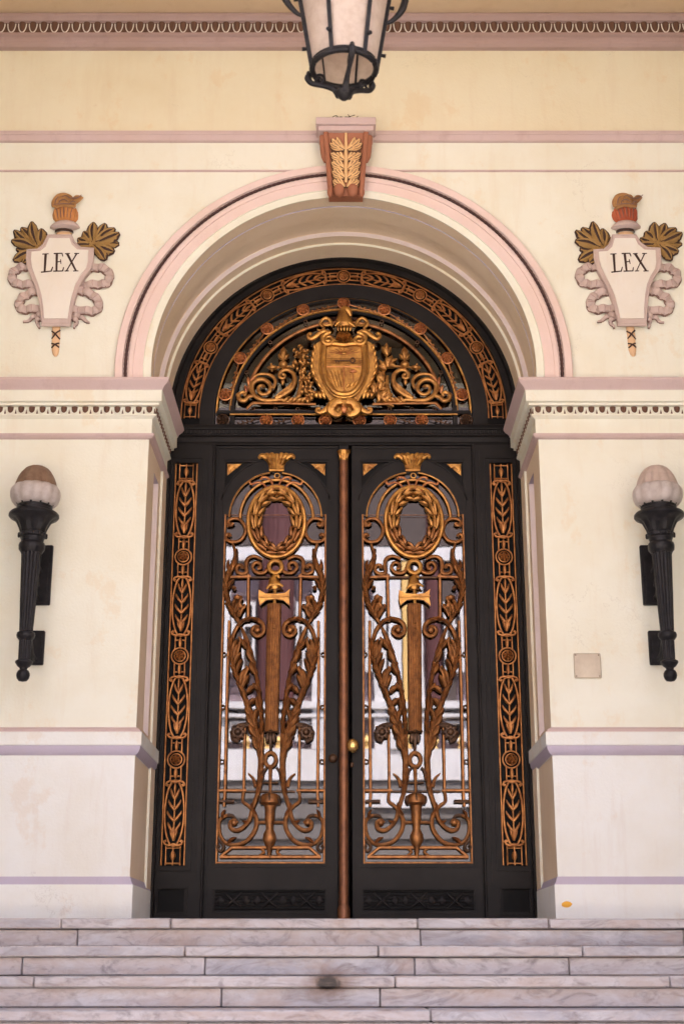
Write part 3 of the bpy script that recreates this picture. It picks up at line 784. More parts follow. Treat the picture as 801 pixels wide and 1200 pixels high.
# ------------------------------------------------------------------ hanging lantern
def make_lantern():
    lx, ly = at(403, 80, -2.6)[0], -2.6
    zr = at(403, 81, ly)[1]; r0 = 37.5 * scale_at(84, ly)
    t = thing('hanging_lantern', 'black iron lantern with frosted panes hanging above the doorway', 'lantern', (lx, ly, zr - .14))
    H = .62; r1 = r0 * 1.62; n = 6; a_off = R(-60 + 8)
    b = MB()
    def ring(r, z, rr, mat='black_iron', flat=1.0):
        b.tube([(lx + r * math.cos(a), ly + r * math.sin(a), z) for a in [6.2832 * i / 40 for i in range(40)]], rr, mat, n=8, closed=True, flat=flat)
    ring(r0, zr, .015); ring(r0 + .004, zr + .016, .008); ring(r1, zr + H, .016); ring(r1 + .012, zr + H + .03, .02)
    for i in range(n):
        a = a_off + 6.2832 * i / n; c, s_ = math.cos(a), math.sin(a)
        b.tube([(lx + (r0 + .004) * c, ly + (r0 + .004) * s_, zr), (lx + (r1 + .004) * c, ly + (r1 + .004) * s_, zr + H)], .011, 'black_iron', square=True)
        for u in (.16, .62):
            r = r0 + (r1 - r0) * u
            b.tube([(lx + r * c, ly + r * s_, zr + H * u), (lx + (r + .035) * c, ly + (r + .035) * s_, zr + H * u - .004)], [.008, .011], 'black_iron', n=6)
    b.build('frame', t)
    b = MB()
    b.lathe([(r0 - .004, zr + .004), (r1 - .006, zr + H)], 'lantern_glass', (lx, ly), 48, caps=False)
    b.build('pane', t)
    b = MB()
    zb = zr - .150
    for k, i in enumerate((0, 2, 4)):
        a = R(-90 + 12) + 6.2832 * i / n; c, s_ = math.cos(a), math.sin(a)
        pts = [(r0 + .014, .014), (r0 + .030, -.010), (r0 + .012, -.045), (r0 * .68, -.075), (r0 * .34, -.105), (.025, -.145)]
        b.tube(cr([(lx + r * c, ly + r * s_, zr + z) for r, z in pts], 5), [.014, .019, .014, .012, .015, .022], 'black_iron', n=8)
        sp = [(r0 - .028 + (.032 - .024 * j / 16) * math.cos(1.2 + j * .55), -.036 + (.032 - .024 * j / 16) * math.sin(1.2 + j * .55)) for j in range(17)]
        b.tube([(lx + r * c, ly + r * s_, zr + z) for r, z in sp], .0075, 'black_iron', n=6)
        b.blob((lx + (r0 + .028) * c, ly + (r0 + .028) * s_, zr + .016), (.012, .012, .012), 'black_iron', 8, 5)
    b.lathe([(.004, zb - .028), (.018, zb - .022), (.034, zb - .006), (.044, zb + .012), (.040, zb + .026), (.020, zb + .032), (.004, zb + .034)], 'black_iron', (lx, ly), 20)
    b.build('bottom_bracket', t)
    for i in range(n):
        b = MB()
        a = a_off + 6.2832 * i / n; c, s_ = math.cos(a), math.sin(a)
        pts = [(r1 * .80, H * .46), (r1 * .96, H * .50), (r1 * 1.16, H * .62), (r1 * 1.24, H * .82), (r1 * 1.12, H * 1.02)]
        b.tube(cr([(lx + r * c, ly + r * s_, zr + z) for r, z in pts], 6), [.006, .013, .019, .018, .012], 'black_iron', n=8)
        b.blob((lx + r1 * .80 * c, ly + r1 * .8 * s_, zr + H * .45), (.011, .011, .014), 'black_iron', 8, 5)
        b.build('bracket', t)
    b = MB()
    b.lathe([(r1 + .03, zr + H + .03), (r1 + .035, zr + H + .06), (r1 * .8, zr + H + .14), (r1 * .5, zr + H + .24), (.09, zr + H + .34), (.07, zr + H + .42), (.02, zr + H + .46)], 'black_iron', (lx, ly), 24)
    b.build('cap', t)
    b = MB(); b.tube([(lx, ly, zr + H + .44), (lx, ly, ZTOP + .02)], .013, 'black_iron', n=10)
    b.lathe([(.10, ZTOP + .021), (.09, ZTOP - .02), (.03, ZTOP - .05)], 'black_iron', (lx, ly), 20); b.build('rod', t)
make_lantern()

# ------------------------------------------------------------------ ironwork helpers in the door plane
def rosette(b, x, z, r, y, mat, n=8, core=None):
    b.tube([(x + r * .92 * math.cos(a), y, z + r * .92 * math.sin(a)) for a in [6.2832 * i / 24 for i in range(24)]], r * .12, mat, n=5, closed=True)
    for i in range(n):
        a = 6.2832 * (i + .5) / n
        b.petal((x + r * .12 * math.cos(a), z + r * .12 * math.sin(a)), (x + r * .88 * math.cos(a), z + r * .88 * math.sin(a)), r * .30, r * .62, y, mat, rib=.45)
    b.blob((x, y - r * .3, z), (r * .22, r * .26, r * .22), core or mat, 8, 5)
def strip(length_items, L, W, place, b, mat):
    """running ornament: (kind, share) items along a strip of length L and width W; place(s, w, d) -> xyz"""
    tot = sum(i[1] for i in length_items); s = 0
    def tb(pts, r, n=6, closed=False): b.tube([place(*p) for p in pts], [q * 1.3 for q in r] if isinstance(r, list) else r * 1.12, mat, n=n, closed=closed)
    k = 12
    for e in (-.5, .5):
        tb([(L * i / 60, W * e * .95, .0) for i in range(61)], W * .035)
    def pet(a, c, w, h):
        A, C = place(a[0], a[1], .004), place(c[0], c[1], .004)
        b.petal((A[0], A[2]), (C[0], C[2]), w, h, A[1], mat, rib=.3)
    for (kind, share, flip) in length_items:
        l = share / tot * L; c = s + l / 2; f = -1 if flip else 1
        if kind == 'box':
            h = l * .40
            tb([(c - h, -W * .30, 0), (c + h, -W * .30, 0), (c + h, W * .30, 0), (c - h, W * .30, 0), (c - h, -W * .30, 0)], W * .035, 5)
            tb([(c - l * .5, 0, 0), (c + l * .5, 0, 0)], W * .03); tb([(c - h, 0, 0), (c - h, W * .30, 0)], W * .03)
            pet((c - h * .6, 0), (c + h * .7, 0), W * .12, W * .10)
            for e in (-1, 1): tb([(c - l * .5 , W * .30 * e, 0), (c - h, W * .30 * e, 0)], W * .03); tb([(c + l * .5, W * .30 * e, 0), (c + h, W * .30 * e, 0)], W * .03)
        elif kind == 'ell':
            hw = W * .40
            tb([(c + l * .50 * math.cos(a), hw * math.sin(a), 0) for a in [6.2832 * i / 32 for i in range(32)]], W * .045, closed=True)
            tb([(c - l * .40, 0, 0), (c + l * .40, 0, 0)], W * .035)
            for j in range(4):
                u = c + f * l * (-.27 + .17 * j); ww = (.30, .34, .30, .20)[j] * W
                for e in (-1, 1):
                    tb([(u - f * l * .02, 0, .004), (u + f * l * .035, e * ww * .45, .008), (u + f * l * .10, e * ww * .80, .004), (u + f * l * .135, e * ww * .86, 0)], [W * .055, W * .05, W * .035, W * .012])
            pet((c - f * l * .42, 0), (c - f * l * .20, 0), W * .13, W * .14)
            pet((c - f * l * .40, W * .03), (c - f * l * .24, W * .16), W * .06, W * .09); pet((c - f * l * .40, -W * .03), (c - f * l * .24, -W * .16), W * .06, W * .09)
            pet((c + f * l * .30, 0), (c + f * l * .46, 0), W * .06, W * .08)
            for e in (-1, 1):
                for g in (-1, 1):       # volutes in the corners between the ellipses
                    tb([(c + g * l * .47, 0, .003), (c + g * l * .49, e * W * .20, .003), (c + g * l * .47, e * W * .34, .003), (c + g * l * .43, e * W * .40, .003), (c + g * l * .415, e * W * .33, .003), (c + g * l * .44, e * W * .29, .003)], [W * .05, W * .045, W * .04, W * .045, W * .05, W * .06])
        else:
            p = place(c, 0, .006)
            rosette(b, p[0], p[2], W * .255, p[1], mat, 6)
            tb([(c + W * .36 * math.cos(a), W * .36 * math.sin(a), 0) for a in [6.2832 * i / 24 for i in range(24)]], W * .035, closed=True)
            for e in (-1, 1):
                for g in (-1, 1):
                    tb([(c + g * W * .30, e * W * .22, 0), (c + g * (W * .34 + l * .06), e * W * .22, 0), (c + g * l * .5, e * W * .22, 0)], W * .032)
                pet((c + e * W * .36, 0), (c + e * l * .47, 0), W * .09, W * .10)
                tb([(c + e * l * .40, -W * .24, 0), (c + e * l * .40, W * .24, 0)], W * .03)
        s += l

# ------------------------------------------------------------------ door frame with fanlight and sidelights
frame = thing('door_frame', 'black doorway frame with gilded sidelight grilles and a semicircular fanlight', 'door frame', (0, YD, FLOOR))
ZB, ZTR = 3.262, 3.398         # transom bottom and top
ZC = 3.495                    # centre of the fanlight arches
LX = .478                     # leaf axis
SW = .083                     # half width of the sidelight grille
SXC = 1.113
def arch_loop(r, zb, z0=ZC, n=64):
    return [(r, zb)] + arch_pts(r, z0, n) + [(-r, zb)]
b = MB()
zsb, zst = at(200, 1015, YD)[1], at(218, 542, YD)[1]
jam = [(-1.262, FLOOR), (-.906, FLOOR), (-.906, ZB), (-1.262, ZB)]
for sg in (-1, 1):
    o = [(sg * x, z) for x, z in jam]
    h = [(sg * (SXC - SW), zsb), (sg * (SXC + SW), zsb), (sg * (SXC + SW), zst), (sg * (SXC - SW), zst)]
    h2 = [(sg * (SXC - .09), .06), (sg * (SXC + .09), .06), (sg * (SXC + .09), .20), (sg * (SXC - .09), .20)]
    xo, xi = sg * 1.262, sg * .906
    b.box(xo, sg * (SXC + SW), YD, YD + .08, FLOOR, ZB, 'black_paint'); b.box(xi, sg * (SXC - SW), YD, YD + .08, FLOOR, ZB, 'black_paint')
    b.box(sg * (SXC - SW), sg * (SXC + SW), YD, YD + .08, zst, ZB, 'black_paint'); b.box(sg * (SXC - SW), sg * (SXC + SW), YD, YD + .08, .20, zsb, 'black_paint')
    b.box(sg * (SXC - SW), sg * (SXC + SW), YD, YD + .08, FLOOR, .06, 'black_paint')
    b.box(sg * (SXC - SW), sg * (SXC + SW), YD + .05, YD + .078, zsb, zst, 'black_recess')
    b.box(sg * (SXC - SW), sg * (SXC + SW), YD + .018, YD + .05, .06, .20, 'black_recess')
    # raised fillets round the openings
    for (x0, x1, z0, z1) in ((SXC - SW - .03, SXC + SW + .03, zsb - .03, zst + .03), (SXC - .1, SXC + .1, .05, .21)):
        b.tube([(sg * x0, YD - .002, z0), (sg * x1, YD - .002, z0), (sg * x1, YD - .002, z1), (sg * x0, YD - .002, z1)], .007, 'black_paint', closed=True, square=True)
    b.box(sg * .925, sg * .908, YD - .018, YD - .0005, FLOOR, ZB, 'black_paint', ch=.005)
    b.box(sg * 1.245, sg * 1.222, YD - .03, YD - .0005, FLOOR, ZB, 'black_paint', ch=.006)
    b.tube([(sg * .965, YD - .001, FLOOR + .25), (sg * .965, YD - .001, ZB - .04)], .006, 'black_paint', square=True)
# arch head
R1, R2, R3 = 1.175, 1.030, .925
b.plate(arch_loop(1.258, ZTR), [list(reversed(arch_loop(R1, ZTR + .02)))], YD, YD + .08, 'black_paint')
b.plate(arch_loop(R2, ZTR + .003), [list(reversed(arch_loop(R3, ZTR + .02)))], YD + .001, YD + .08, 'black_paint')
b.arc([(R1 + .01, YD - .012), (R1 - .002, YD - .012), (R1 - .002, YD + .02)], ZC, ['black_paint'] * 2)
b.arc([(1.258, YD - .03), (1.225, YD - .03), (1.215, YD + .001)], ZC, ['black_paint'] * 2)
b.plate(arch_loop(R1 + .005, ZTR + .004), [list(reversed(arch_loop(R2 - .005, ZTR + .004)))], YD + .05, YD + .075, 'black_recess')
b.build('frame', frame)
# transom cornice
b = MB()
prof = [(-.01, ZTR + .004), (.050, ZTR + .002), (.056, ZTR - .006), (.050, ZTR - .014), (.040, ZTR - .020), (.038, ZTR - .028), (.026, ZTR - .032), (.024, ZTR - .062), (.034, ZTR - .066), (.034, ZTR - .074), (.016, ZTR - .084), (.014, ZTR - .118), (.008, ZTR - .122), (.0, ZB)]
b.sweep([(-1.245, YD, 0, -1), (1.245, YD, 0, -1)], prof, ['black_paint'] * (len(prof) - 1))
for i in range(84):
    x = -1.21 + i * 2.42 / 83
    b.box(x - .009, x + .009, YD - .037, YD - .0242, ZTR - .060, ZTR - .036, 'black_paint')
b.box(-1.25, 1.25, YD + .001, YD + .08, ZB, ZTR, 'black_paint')
b.build('transom', frame)
# fanlight glass
b = MB(); b.plate(arch_loop(R3 + .004, ZTR + .004), [], YD + .05, YD + .058, 'door_glass'); b.build('fanlight_glass', frame)
for sg in (-1, 1):
    b = MB()
    L = zst - zsb - .012
    items = [('box', .12, 0)]
    for i in range(4):
        items.append(('ell', .42, 0))
        if i < 3: items.append(('ros', .27, 0))
    items.append(('box', .12, 0))
    strip(items, L, 2 * SW - .008, lambda s, w, d: (sg * SXC + w, YD + .016 - d, zsb + .006 + s), b, 'grille_gilt')
    b.build('sidelight_grille', frame)
b = MB()
WB = R1 - R2 - .012; RM = (R1 + R2) / 2
al = R(3.0)
items = [('box', .11, 0)]
for i in range(6):
    items.append(('ell', .33, 0 if i < 3 else 1))
    if i < 5: items.append(('ros', .25, 0))
items.append(('box', .11, 0))
AL = math.pi + 2 * R(1.2)
def on_arch(s, w, d):
    a = math.pi + R(1.2) - s / RM
    r = RM + w
    return (r * math.cos(a), YD + .016 - d, ZC + r * math.sin(a))
strip(items, AL * RM, WB, on_arch, b, 'grille_gilt')
b.build('arch_grille', frame)
# fan: thin gilt arcs, rosettes on twigs, brown inner arc, base bar
b = MB()
ZF = 3.515
def arc_pts(r, a0, a1, n=60, z0=ZF): return [(r * math.cos(a0 + (a1 - a0) * i / n), z0 + r * math.sin(a0 + (a1 - a0) * i / n)) for i in range(n + 1)]
rA, rB, rC = .912, .815, .715
b.tube(xyz(arc_pts(rA, 0, math.pi), YD + .02), .0085, 'gilt', n=6)
b.tube(xyz(arc_pts(rB, 0, math.pi), YD + .02), .009, 'gilt', n=6)
b.tube(xyz(arc_pts(rB - .018, 0, math.pi), YD + .03), .014, 'black_paint', n=6)
b.tube(xyz(arc_pts(rC, .24, math.pi - .24), YD + .02), .013, 'bronze', n=8)
zb1 = at(403, 482, YD)[1]
b.box(-rA, rA, YD + .01, YD + .045, zb1 - .013, zb1 + .013, 'black_paint', ch=.003)
b.tube([(-rB, YD + .005, zb1 - .022), (rB, YD + .005, zb1 - .022)], .007, 'gilt', n=6)
for sg in (-1, 1):
    b.box(sg * (rB - .03), sg * rB, YD + .012, YD + .044, ZTR + .02, zb1 + .05, 'black_paint')
    for a in (.42, .80, 1.20, ): # little rings between the arcs
        p = ((rB - .045) * math.cos(a) * sg, ZF + (rB - .045) * math.sin(a))
        b.tube([(p[0] + .012 * math.cos(q), YD + .02, p[1] + .012 * math.sin(q)) for q in [6.2832 * i / 12 for i in range(12)]], .004, 'old_bronze', n=5, closed=True)
    for k in range(4):
        x = sg * (.17 + .16 * k)
        b.tube([(x + .012 * math.cos(q), YD + .018, zb1 + .024 + .012 * math.sin(q)) for q in [6.2832 * i / 12 for i in range(12)]], .004, 'old_bronze', n=5, closed=True)
    # flame-like end of the brown arc
    for j in range(4):
        a = .24 + .045 * j
        p = (rC * math.cos(a - .03) * sg, ZF + rC * math.sin(a - .03)); p2 = (sg * (rC + .03 * (-1) ** j) * math.cos(a + .05), ZF + (rC + .03 * (-1) ** j) * math.sin(a + .05))
        b.petal(p, p2, .014, .018, YD + .012, 'gilt_red')
b.build('fan_arcs', frame)
b = MB()
rm = (rA + rB) / 2
for i in range(9):
    a = math.pi * (i + .5 + 0) / 9
for i in range(9):
    a = math.pi / 2 + (i - 4) * R(20.2)
    p = (rm * math.cos(a), ZF + rm * math.sin(a))
    rosette(b, p[0], p[1], .046, YD + .012, 'gilt_red', 7)
    for sg in (-1, 1):     # twig towards the next rosette
        a2 = a + sg * R(18.2)
        if a2 < R(2) or a2 > R(178): continue
        r_end = rB + .012 if (a > math.pi / 2 or (i == 4 and sg > 0)) == (sg > 0) else rA - .012
        q = (r_end * math.cos(a2), ZF + r_end * math.sin(a2))
        if sg > 0 and a > math.pi / 2 - .01 or sg < 0 and a < math.pi / 2 + .01:
            mid = ((p[0] + q[0]) / 2, (p[1] + q[1]) / 2)
            b.tube(xyz([p, q], YD + .016), .0055, 'bronze', n=5)
            for u in (.4, .55, .7, .85):
                c = (p[0] + (q[0] - p[0]) * u, p[1] + (q[1] - p[1]) * u); d = Vector((q[0] - p[0], q[1] - p[1])).normalized(); nn = Vector((-d.y, d.x))
                for e in (-1, 1): b.petal(c, (c[0] + d.x * .018 + e * nn.x * .016, c[1] + d.y * .018 + e * nn.y * .016), .007, .008, YD + .014, 'bronze')
zrw = (zb1 + ZTR) / 2 - .004
for i, px in enumerate((261, 312, 349, 381, 421, 457, 494, 546)):
    x = (px - CX) * scale_at(491, YD)
    rosette(b, x, zrw, .046, YD + .012, 'gilt_red' if 0 < i < 7 else 'old_bronze', 7)
    if 0 < i < 7 and i not in (3, 4) :
        e = -1 if i < 4 else 1
        q = (x + e * .20, zrw - .03)
        b.tube(xyz([(x + e * .04, zrw + .02), q], YD + .02), .0045, 'old_bronze', n=5)
        for u in (.35, .55, .75, .95):
            c = (x + e * (.04 + .16 * u), zrw + .02 - .05 * u)
            for g in (-1, 1): b.petal(c, (c[0] + e * .02, c[1] + g * .018), .006, .006, YD + .018, 'old_bronze')
b.build('rosettes', frame)
# coat of arms in the fanlight
def c1(cx, cy): return at(340 + cx / 6.41, 350 + cy / 6.41, YD)
def sym(cx, cy, e): # mirrored about the axis of the arms, cx measured from 403 in the crop
    x, z = c1(403 + (cx - 403) * e, cy); return (x, z)
arms = MB()
ol = [(403, 370), (480, 362), (545, 375), (552, 440), (558, 520), (545, 600), (515, 670), (465, 725), (403, 740)]
full = [c1(*p) for p in ol] + [c1(806 - p[0], p[1]) for p in reversed(ol[1:-1])]
arms.plate(full, [], YD - .05, YD + .03, 'gilt')
shield = arms.build('shield', frame)
b = MB()
wide = [(403, 325), (520, 300), (610, 345), (640, 440), (645, 520), (620, 600), (575, 680), (530, 745), (500, 790), (530, 850), (470, 890), (403, 860)]
wl = [c1(*p) for p in wide] + [c1(806 - p[0], p[1]) for p in reversed(wide[1:-1])]
b.plate(wl, [], YD - .025, YD + .035, 'gilt')
b.tube(cr(xyz(full, YD - .055), 4, True), .020, 'gilt', n=8, closed=True)
outer = [c1(403 + (p[0] - 403) * 1.14, 545 + (p[1] - 545) * 1.09) for p in ol]
outer += [(2 * c1(403, 0)[0] - p[0], p[1]) for p in reversed(outer[1:-1])]
b.tube(cr(xyz(outer, YD - .04), 4, True), .011, 'gilt', n=8, closed=True)
xa = c1(403, 500)[0]
for e in (-1, 1):
    # top volutes
    x, z = sym(518, 335, e); sp = spiral(x, z, .050, .008, math.pi / 2, -1.6 * e, 30)
    b.tube(xyz(sp, YD - .065), [.018, .017, .014, .012, .016], 'gilt', n=8)
    pts = [sym(*p, e) for p in [(500, 275), (560, 265), (610, 300), (650, 320), (672, 300), (660, 280), (645, 290)]]
    b.tube(cr(xyz(pts, YD - .04), 5), [.014, .018, .02, .016, .014, .012, .014], 'gilt', n=8)
    # laced border down the sides
    for k in range(8):
        u = k / 7; a = sym(625 + 28 * math.sin(u * 2.6) - 60 * max(0, u - .55) * 2, 350 + 330 * u, e); c = sym(612 + 30 * math.sin((u + .14) * 2.6) - 60 * max(0, u - .41) * 2, 400 + 330 * u, e)
        b.petal(a, c, .013, .024, YD - .025, 'gilt', rib=.2)
    # lower ribbon scroll
    pts = [sym(*p, e) for p in [(420, 790), (470, 800), (500, 850), (480, 880), (440, 890), (425, 850)]]
    b.tube(cr(xyz(pts, YD - .05), 5), [.03, .034, .036, .03, .02, .012], 'gilt', n=8, flat=.7)
    pts = [sym(*p, e) for p in [(500, 800), (540, 850), (580, 870), (605, 860), (600, 838), (580, 845)]]
    b.tube(cr(xyz(pts, YD - .04), 5), [.02, .02, .018, .014, .012, .014], 'gilt', n=8, flat=.8)
    for k in range(3):
        a, c = sym(575 + k * 22, 700 + k * 6, e), sym(545 + k * 30, 762 - k * 4, e)
        b.petal(a, c, .020, .03, YD - .02, 'gilt')
b.petal(c1(403, 880), c1(403, 815), .03, .03, YD - .05, 'gilt_red')
# shell
for k in range(7):
    a = R(-90 + (k - 3) * 24)
    p = c1(403, 295); q = c1(403 + (k - 3) * 19, 362 - abs(k - 3) * 7)
    b.petal((p[0] + (k - 3) * .010, p[1] + .01), (q[0], q[1] - .004), .015, .036, YD - .078, 'gilt', rib=0)
b.build('shield_border', shield)
# field: rays, key, stripes, palm and hills
b = MB(); yf = YD - .0505
for k in range(9):
    a = R(20 + k * 17.5); p = c1(403, 440)
    q = (p[0] + .118 * math.cos(a), p[1] + .060 * math.sin(a))
    b.tube(xyz([p, q], yf), [.004, .0025], 'gilt_red', n=4)
b.blob((c1(403, 432)[0], yf, c1(403, 432)[1]), (.02, .008, .012), 'gilt', 10, 5)
for k in range(4):
    a, c = c1(255 + k, 470 + 12 * k), c1(548 - k, 470 + 14 * k)
    b.tube(xyz([a, ((a[0] + c[0]) / 2, a[1] - .004), c], yf), .0035, 'gilt', n=4)
b.tube(xyz([c1(403, 530), c1(403, 720)], yf), .0045, 'gilt_red', n=5)
b.tube(xyz([c1(258, 532), c1(548, 532)], yf), .004, 'gilt_red', n=5)
for k in range(5): b.tube(xyz([c1(275 + k * 27, 560), c1(330 + k * 18, 690)], yf), .0032, 'gilt', n=4)
for k in range(6):
    a = c1(470, 575); an = R(20 + k * 28); b.petal(a, (a[0] + .035 * math.cos(an), a[1] + .03 * math.sin(an)), .007, .008, yf, 'gilt_red')
b.tube(xyz([c1(470, 575), c1(474, 670)], yf), .004, 'gilt_red', n=5)
for k in range(3): b.petal(c1(420 + 34 * k, 690 - 12 * k), c1(455 + 34 * k, 655 - 14 * k), .014, .01, yf, 'gilt')
b.build('field_relief', shield)
b = MB()
b.tube(xyz([c1(335, 490), c1(455, 487)], yf - .006), .0048, 'leaf_gap', n=6)
p = c1(467, 487)
b.tube([(p[0] + .016 * math.cos(q), yf - .006, p[1] + .020 * math.sin(q)) for q in [6.2832 * i / 14 for i in range(14)]], .005, 'leaf_gap', n=6, closed=True)
for cx in (345, 362): b.tube(xyz([c1(cx, 490), c1(cx, 503)], yf - .006), .005, 'leaf_gap', n=5)
b.build('key', shield)
# liberty cap over the shield with ribbons
b = MB()
pts = [c1(*p) for p in [(408, 235), (406, 205), (402, 170), (398, 135), (402, 110), (420, 100), (440, 120), (455, 150)]]
b.tube(cr(xyz(pts, YD - .04), 5), [.060, .066, .056, .040, .034, .030, .024, .008], 'gilt', n=10, flat=.7)
pts = [c1(*p) for p in [(335, 235), (365, 205), (400, 190), (440, 208), (485, 238)]]
b.tube(cr(xyz(pts, YD - .065), 5), [.006, .013, .015, .013, .006], 'gilt', n=8)
for k in range(5): b.petal(c1(360 + 22 * k, 265), c1(352 + 26 * k, 225), .010, .016, YD - .05, 'gilt')
b.build('liberty_cap', shield)
b = MB()
for e in (-1, 1):
    pts = [sym(*p, e) for p in [(490, 215), (505, 175), (535, 152), (565, 165), (580, 195), (555, 225), (575, 245), (605, 235)]]
    b.tube(cr(xyz(pts, YD - .01), 5), [.01, .014, .014, .013, .012, .012, .01, .004], 'gilt', n=8)
    pts = [sym(*p, e) for p in [(478, 195), (500, 200), (540, 205), (560, 190)]]
    b.tube(cr(xyz(pts, YD - .01), 5), [.006, .01, .01, .006], 'gilt', n=7)
b.build('fluttering_ribbon', shield)
# branches and scrolls either side
def c2(cx, cy): return at(270 + cx / 8.01, 390 + cy / 8.01, YD)
def c3(cx, cy): return at(430 + cx / 8.01, 390 + cy / 8.01, YD)
b = MB()
rs = random.Random(3)
for (cx, cy, n, sp) in ((665, 165, 16, 62), (650, 300, 18, 70), (690, 400, 16, 60), (735, 450, 14, 50), (720, 530, 14, 55), (690, 600, 14, 80), (770, 560, 10, 40)):
    for k in range(n):
        x = cx + rs.uniform(-sp, sp) * .8; z = cy + rs.uniform(-sp, sp) * .8
        a = rs.uniform(0, 6.28)
        b.petal(c2(x, z), c2(x + 46 * math.cos(a), z - abs(46 * math.sin(a)) * rs.choice((1, 1, -1))), .013, .026, YD + .015 - rs.uniform(0, .03), 'gilt_dull', rib=.3)
b.tube(cr(xyz([c2(*p) for p in [(760, 610), (720, 500), (670, 360), (660, 220), (665, 110)]], YD + .01), 5), [.014, .012, .01, .008, .004], 'gilt_dull', n=7)
b.build('oak_branch', frame)
b = MB()
for (cx, cy, a0) in ((180, 160, 90), (190, 270, 60), (160, 300, 120), (140, 410, 110), (110, 420, 70), (70, 500, 100), (60, 520, 60), (120, 480, 40), (150, 560, 20), (110, 590, 60), (180, 590, 5), (40, 560, 120), (200, 250, 30)):
    for k in (-1, 0, 1):
        a = R(a0 + k * 34); L = (98, 118, 98)[k + 1]
        b.petal(c3(cx - 20 * math.cos(a), cy + 50), c3(cx + L * .8 * math.cos(a), cy + 50 - L * math.sin(a)), .021, .026, YD + .015 - .008 * (k + 1), 'gilt_dull', rib=.35)
b.tube(cr(xyz([c3(*p) for p in [(20, 600), (90, 500), (150, 380), (180, 260), (185, 150)]], YD + .01), 5), [.014, .012, .01, .008, .004], 'gilt_dull', n=7)
b.build('laurel_branch', frame)
for e in (-1, 1):
    b = MB()
    def m2(cx, cy):
        x, z = c2(cx, cy); return (x, z) if e < 0 else (2 * xa - x, z)
    def tb(pts, rad, mat='gilt_dull', y=YD + .005, n=8): b.tube(cr(xyz([m2(*p) for p in pts], y), 6), rad, mat, n=n)
    tb([(560, 650), (470, 625), (380, 632), (290, 625), (225, 585), (200, 530), (205, 480), (245, 445), (300, 435), (350, 460), (375, 500), (368, 545), (330, 575), (285, 570), (260, 535), (270, 500), (300, 495), (315, 515)], [.012, .016, .017, .018, .019, .018, .017, .016, .015, .014, .013, .012, .016])
    tb([(210, 420), (260, 390), (330, 385), (390, 405), (420, 450), (410, 500), (395, 520)], [.004, .010, .012, .013, .012, .012, .014])
    tb([(420, 615), (500, 575), (570, 520), (600, 450), (590, 385), (545, 350), (495, 350), (462, 380), (465, 415), (495, 425), (510, 400), (490, 385)], [.020, .022, .02, .018, .016, .015, .014, .013, .012, .012, .014])
    tb([(620, 620), (650, 540), (660, 470), (655, 400)], [.014, .016, .014, .01])
    tb([(215, 590), (170, 600), (130, 635), (85, 620), (80, 580), (115, 555), (140, 570), (125, 590)], [.012, .016, .02, .018, .014, .014, .012, .014])
    tb([(80, 610), (75, 580), (100, 560)], [.012, .02, .01])
    tb([(150, 715), (205, 662), (250, 658), (480, 660), (800, 668)], [.010, .012, .011, .011, .012], 'bronze')
    for k in range(6): # leaf sheath on the stem
        a = (430 + 22 * k, 610 - 12 * k); c = (475 + 22 * k, 560 - 20 * k)
        b.petal(m2(*a), m2(*c), .012, .018, YD - .008, 'gilt_dull')
    for k in range(5): b.petal(m2(500 + 40 * k, 650), m2(560 + 45 * k, 600 + 12 * (k % 2)), .018, .022, YD + .0, 'gilt_dull')
    # bud, crossed knops, drop
    b.petal(m2(495, 250), m2(497, 130), .030, .040, YD + .01, 'gilt_dull', rib=.1)
    b.petal(m2(480, 250), m2(448, 195), .014, .03, YD + .008, 'gilt_dull'); b.petal(m2(512, 250), m2(548, 195), .014, .03, YD + .008, 'gilt_dull')
    x, z = m2(495, 298); b.blob((x, YD - .002, z), (.034, .028, .028), 'gilt_dull', 10, 6)
    b.tube(xyz([m2(495, 240), m2(495, 345)], YD + .005), .010, 'gilt_dull', n=7)
    b.petal(m2(440, 320), m2(342, 322), .022, .03, YD + .01, 'gilt_dull', rib=.1); b.tube(xyz([m2(380, 285), m2(390, 360)], YD + .005), .008, 'gilt_dull', n=6)
    b.tube(xyz([m2(440, 320), m2(600, 312)], YD + .006), .009, 'gilt_dull', n=6)
    b.petal(m2(490, 425), m2(490, 490), .016, .02, YD + .008, 'gilt_dull'); b.petal(m2(470, 462), m2(510, 462), .010, .016, YD + .006, 'gilt_dull')
    b.build('scroll', frame)

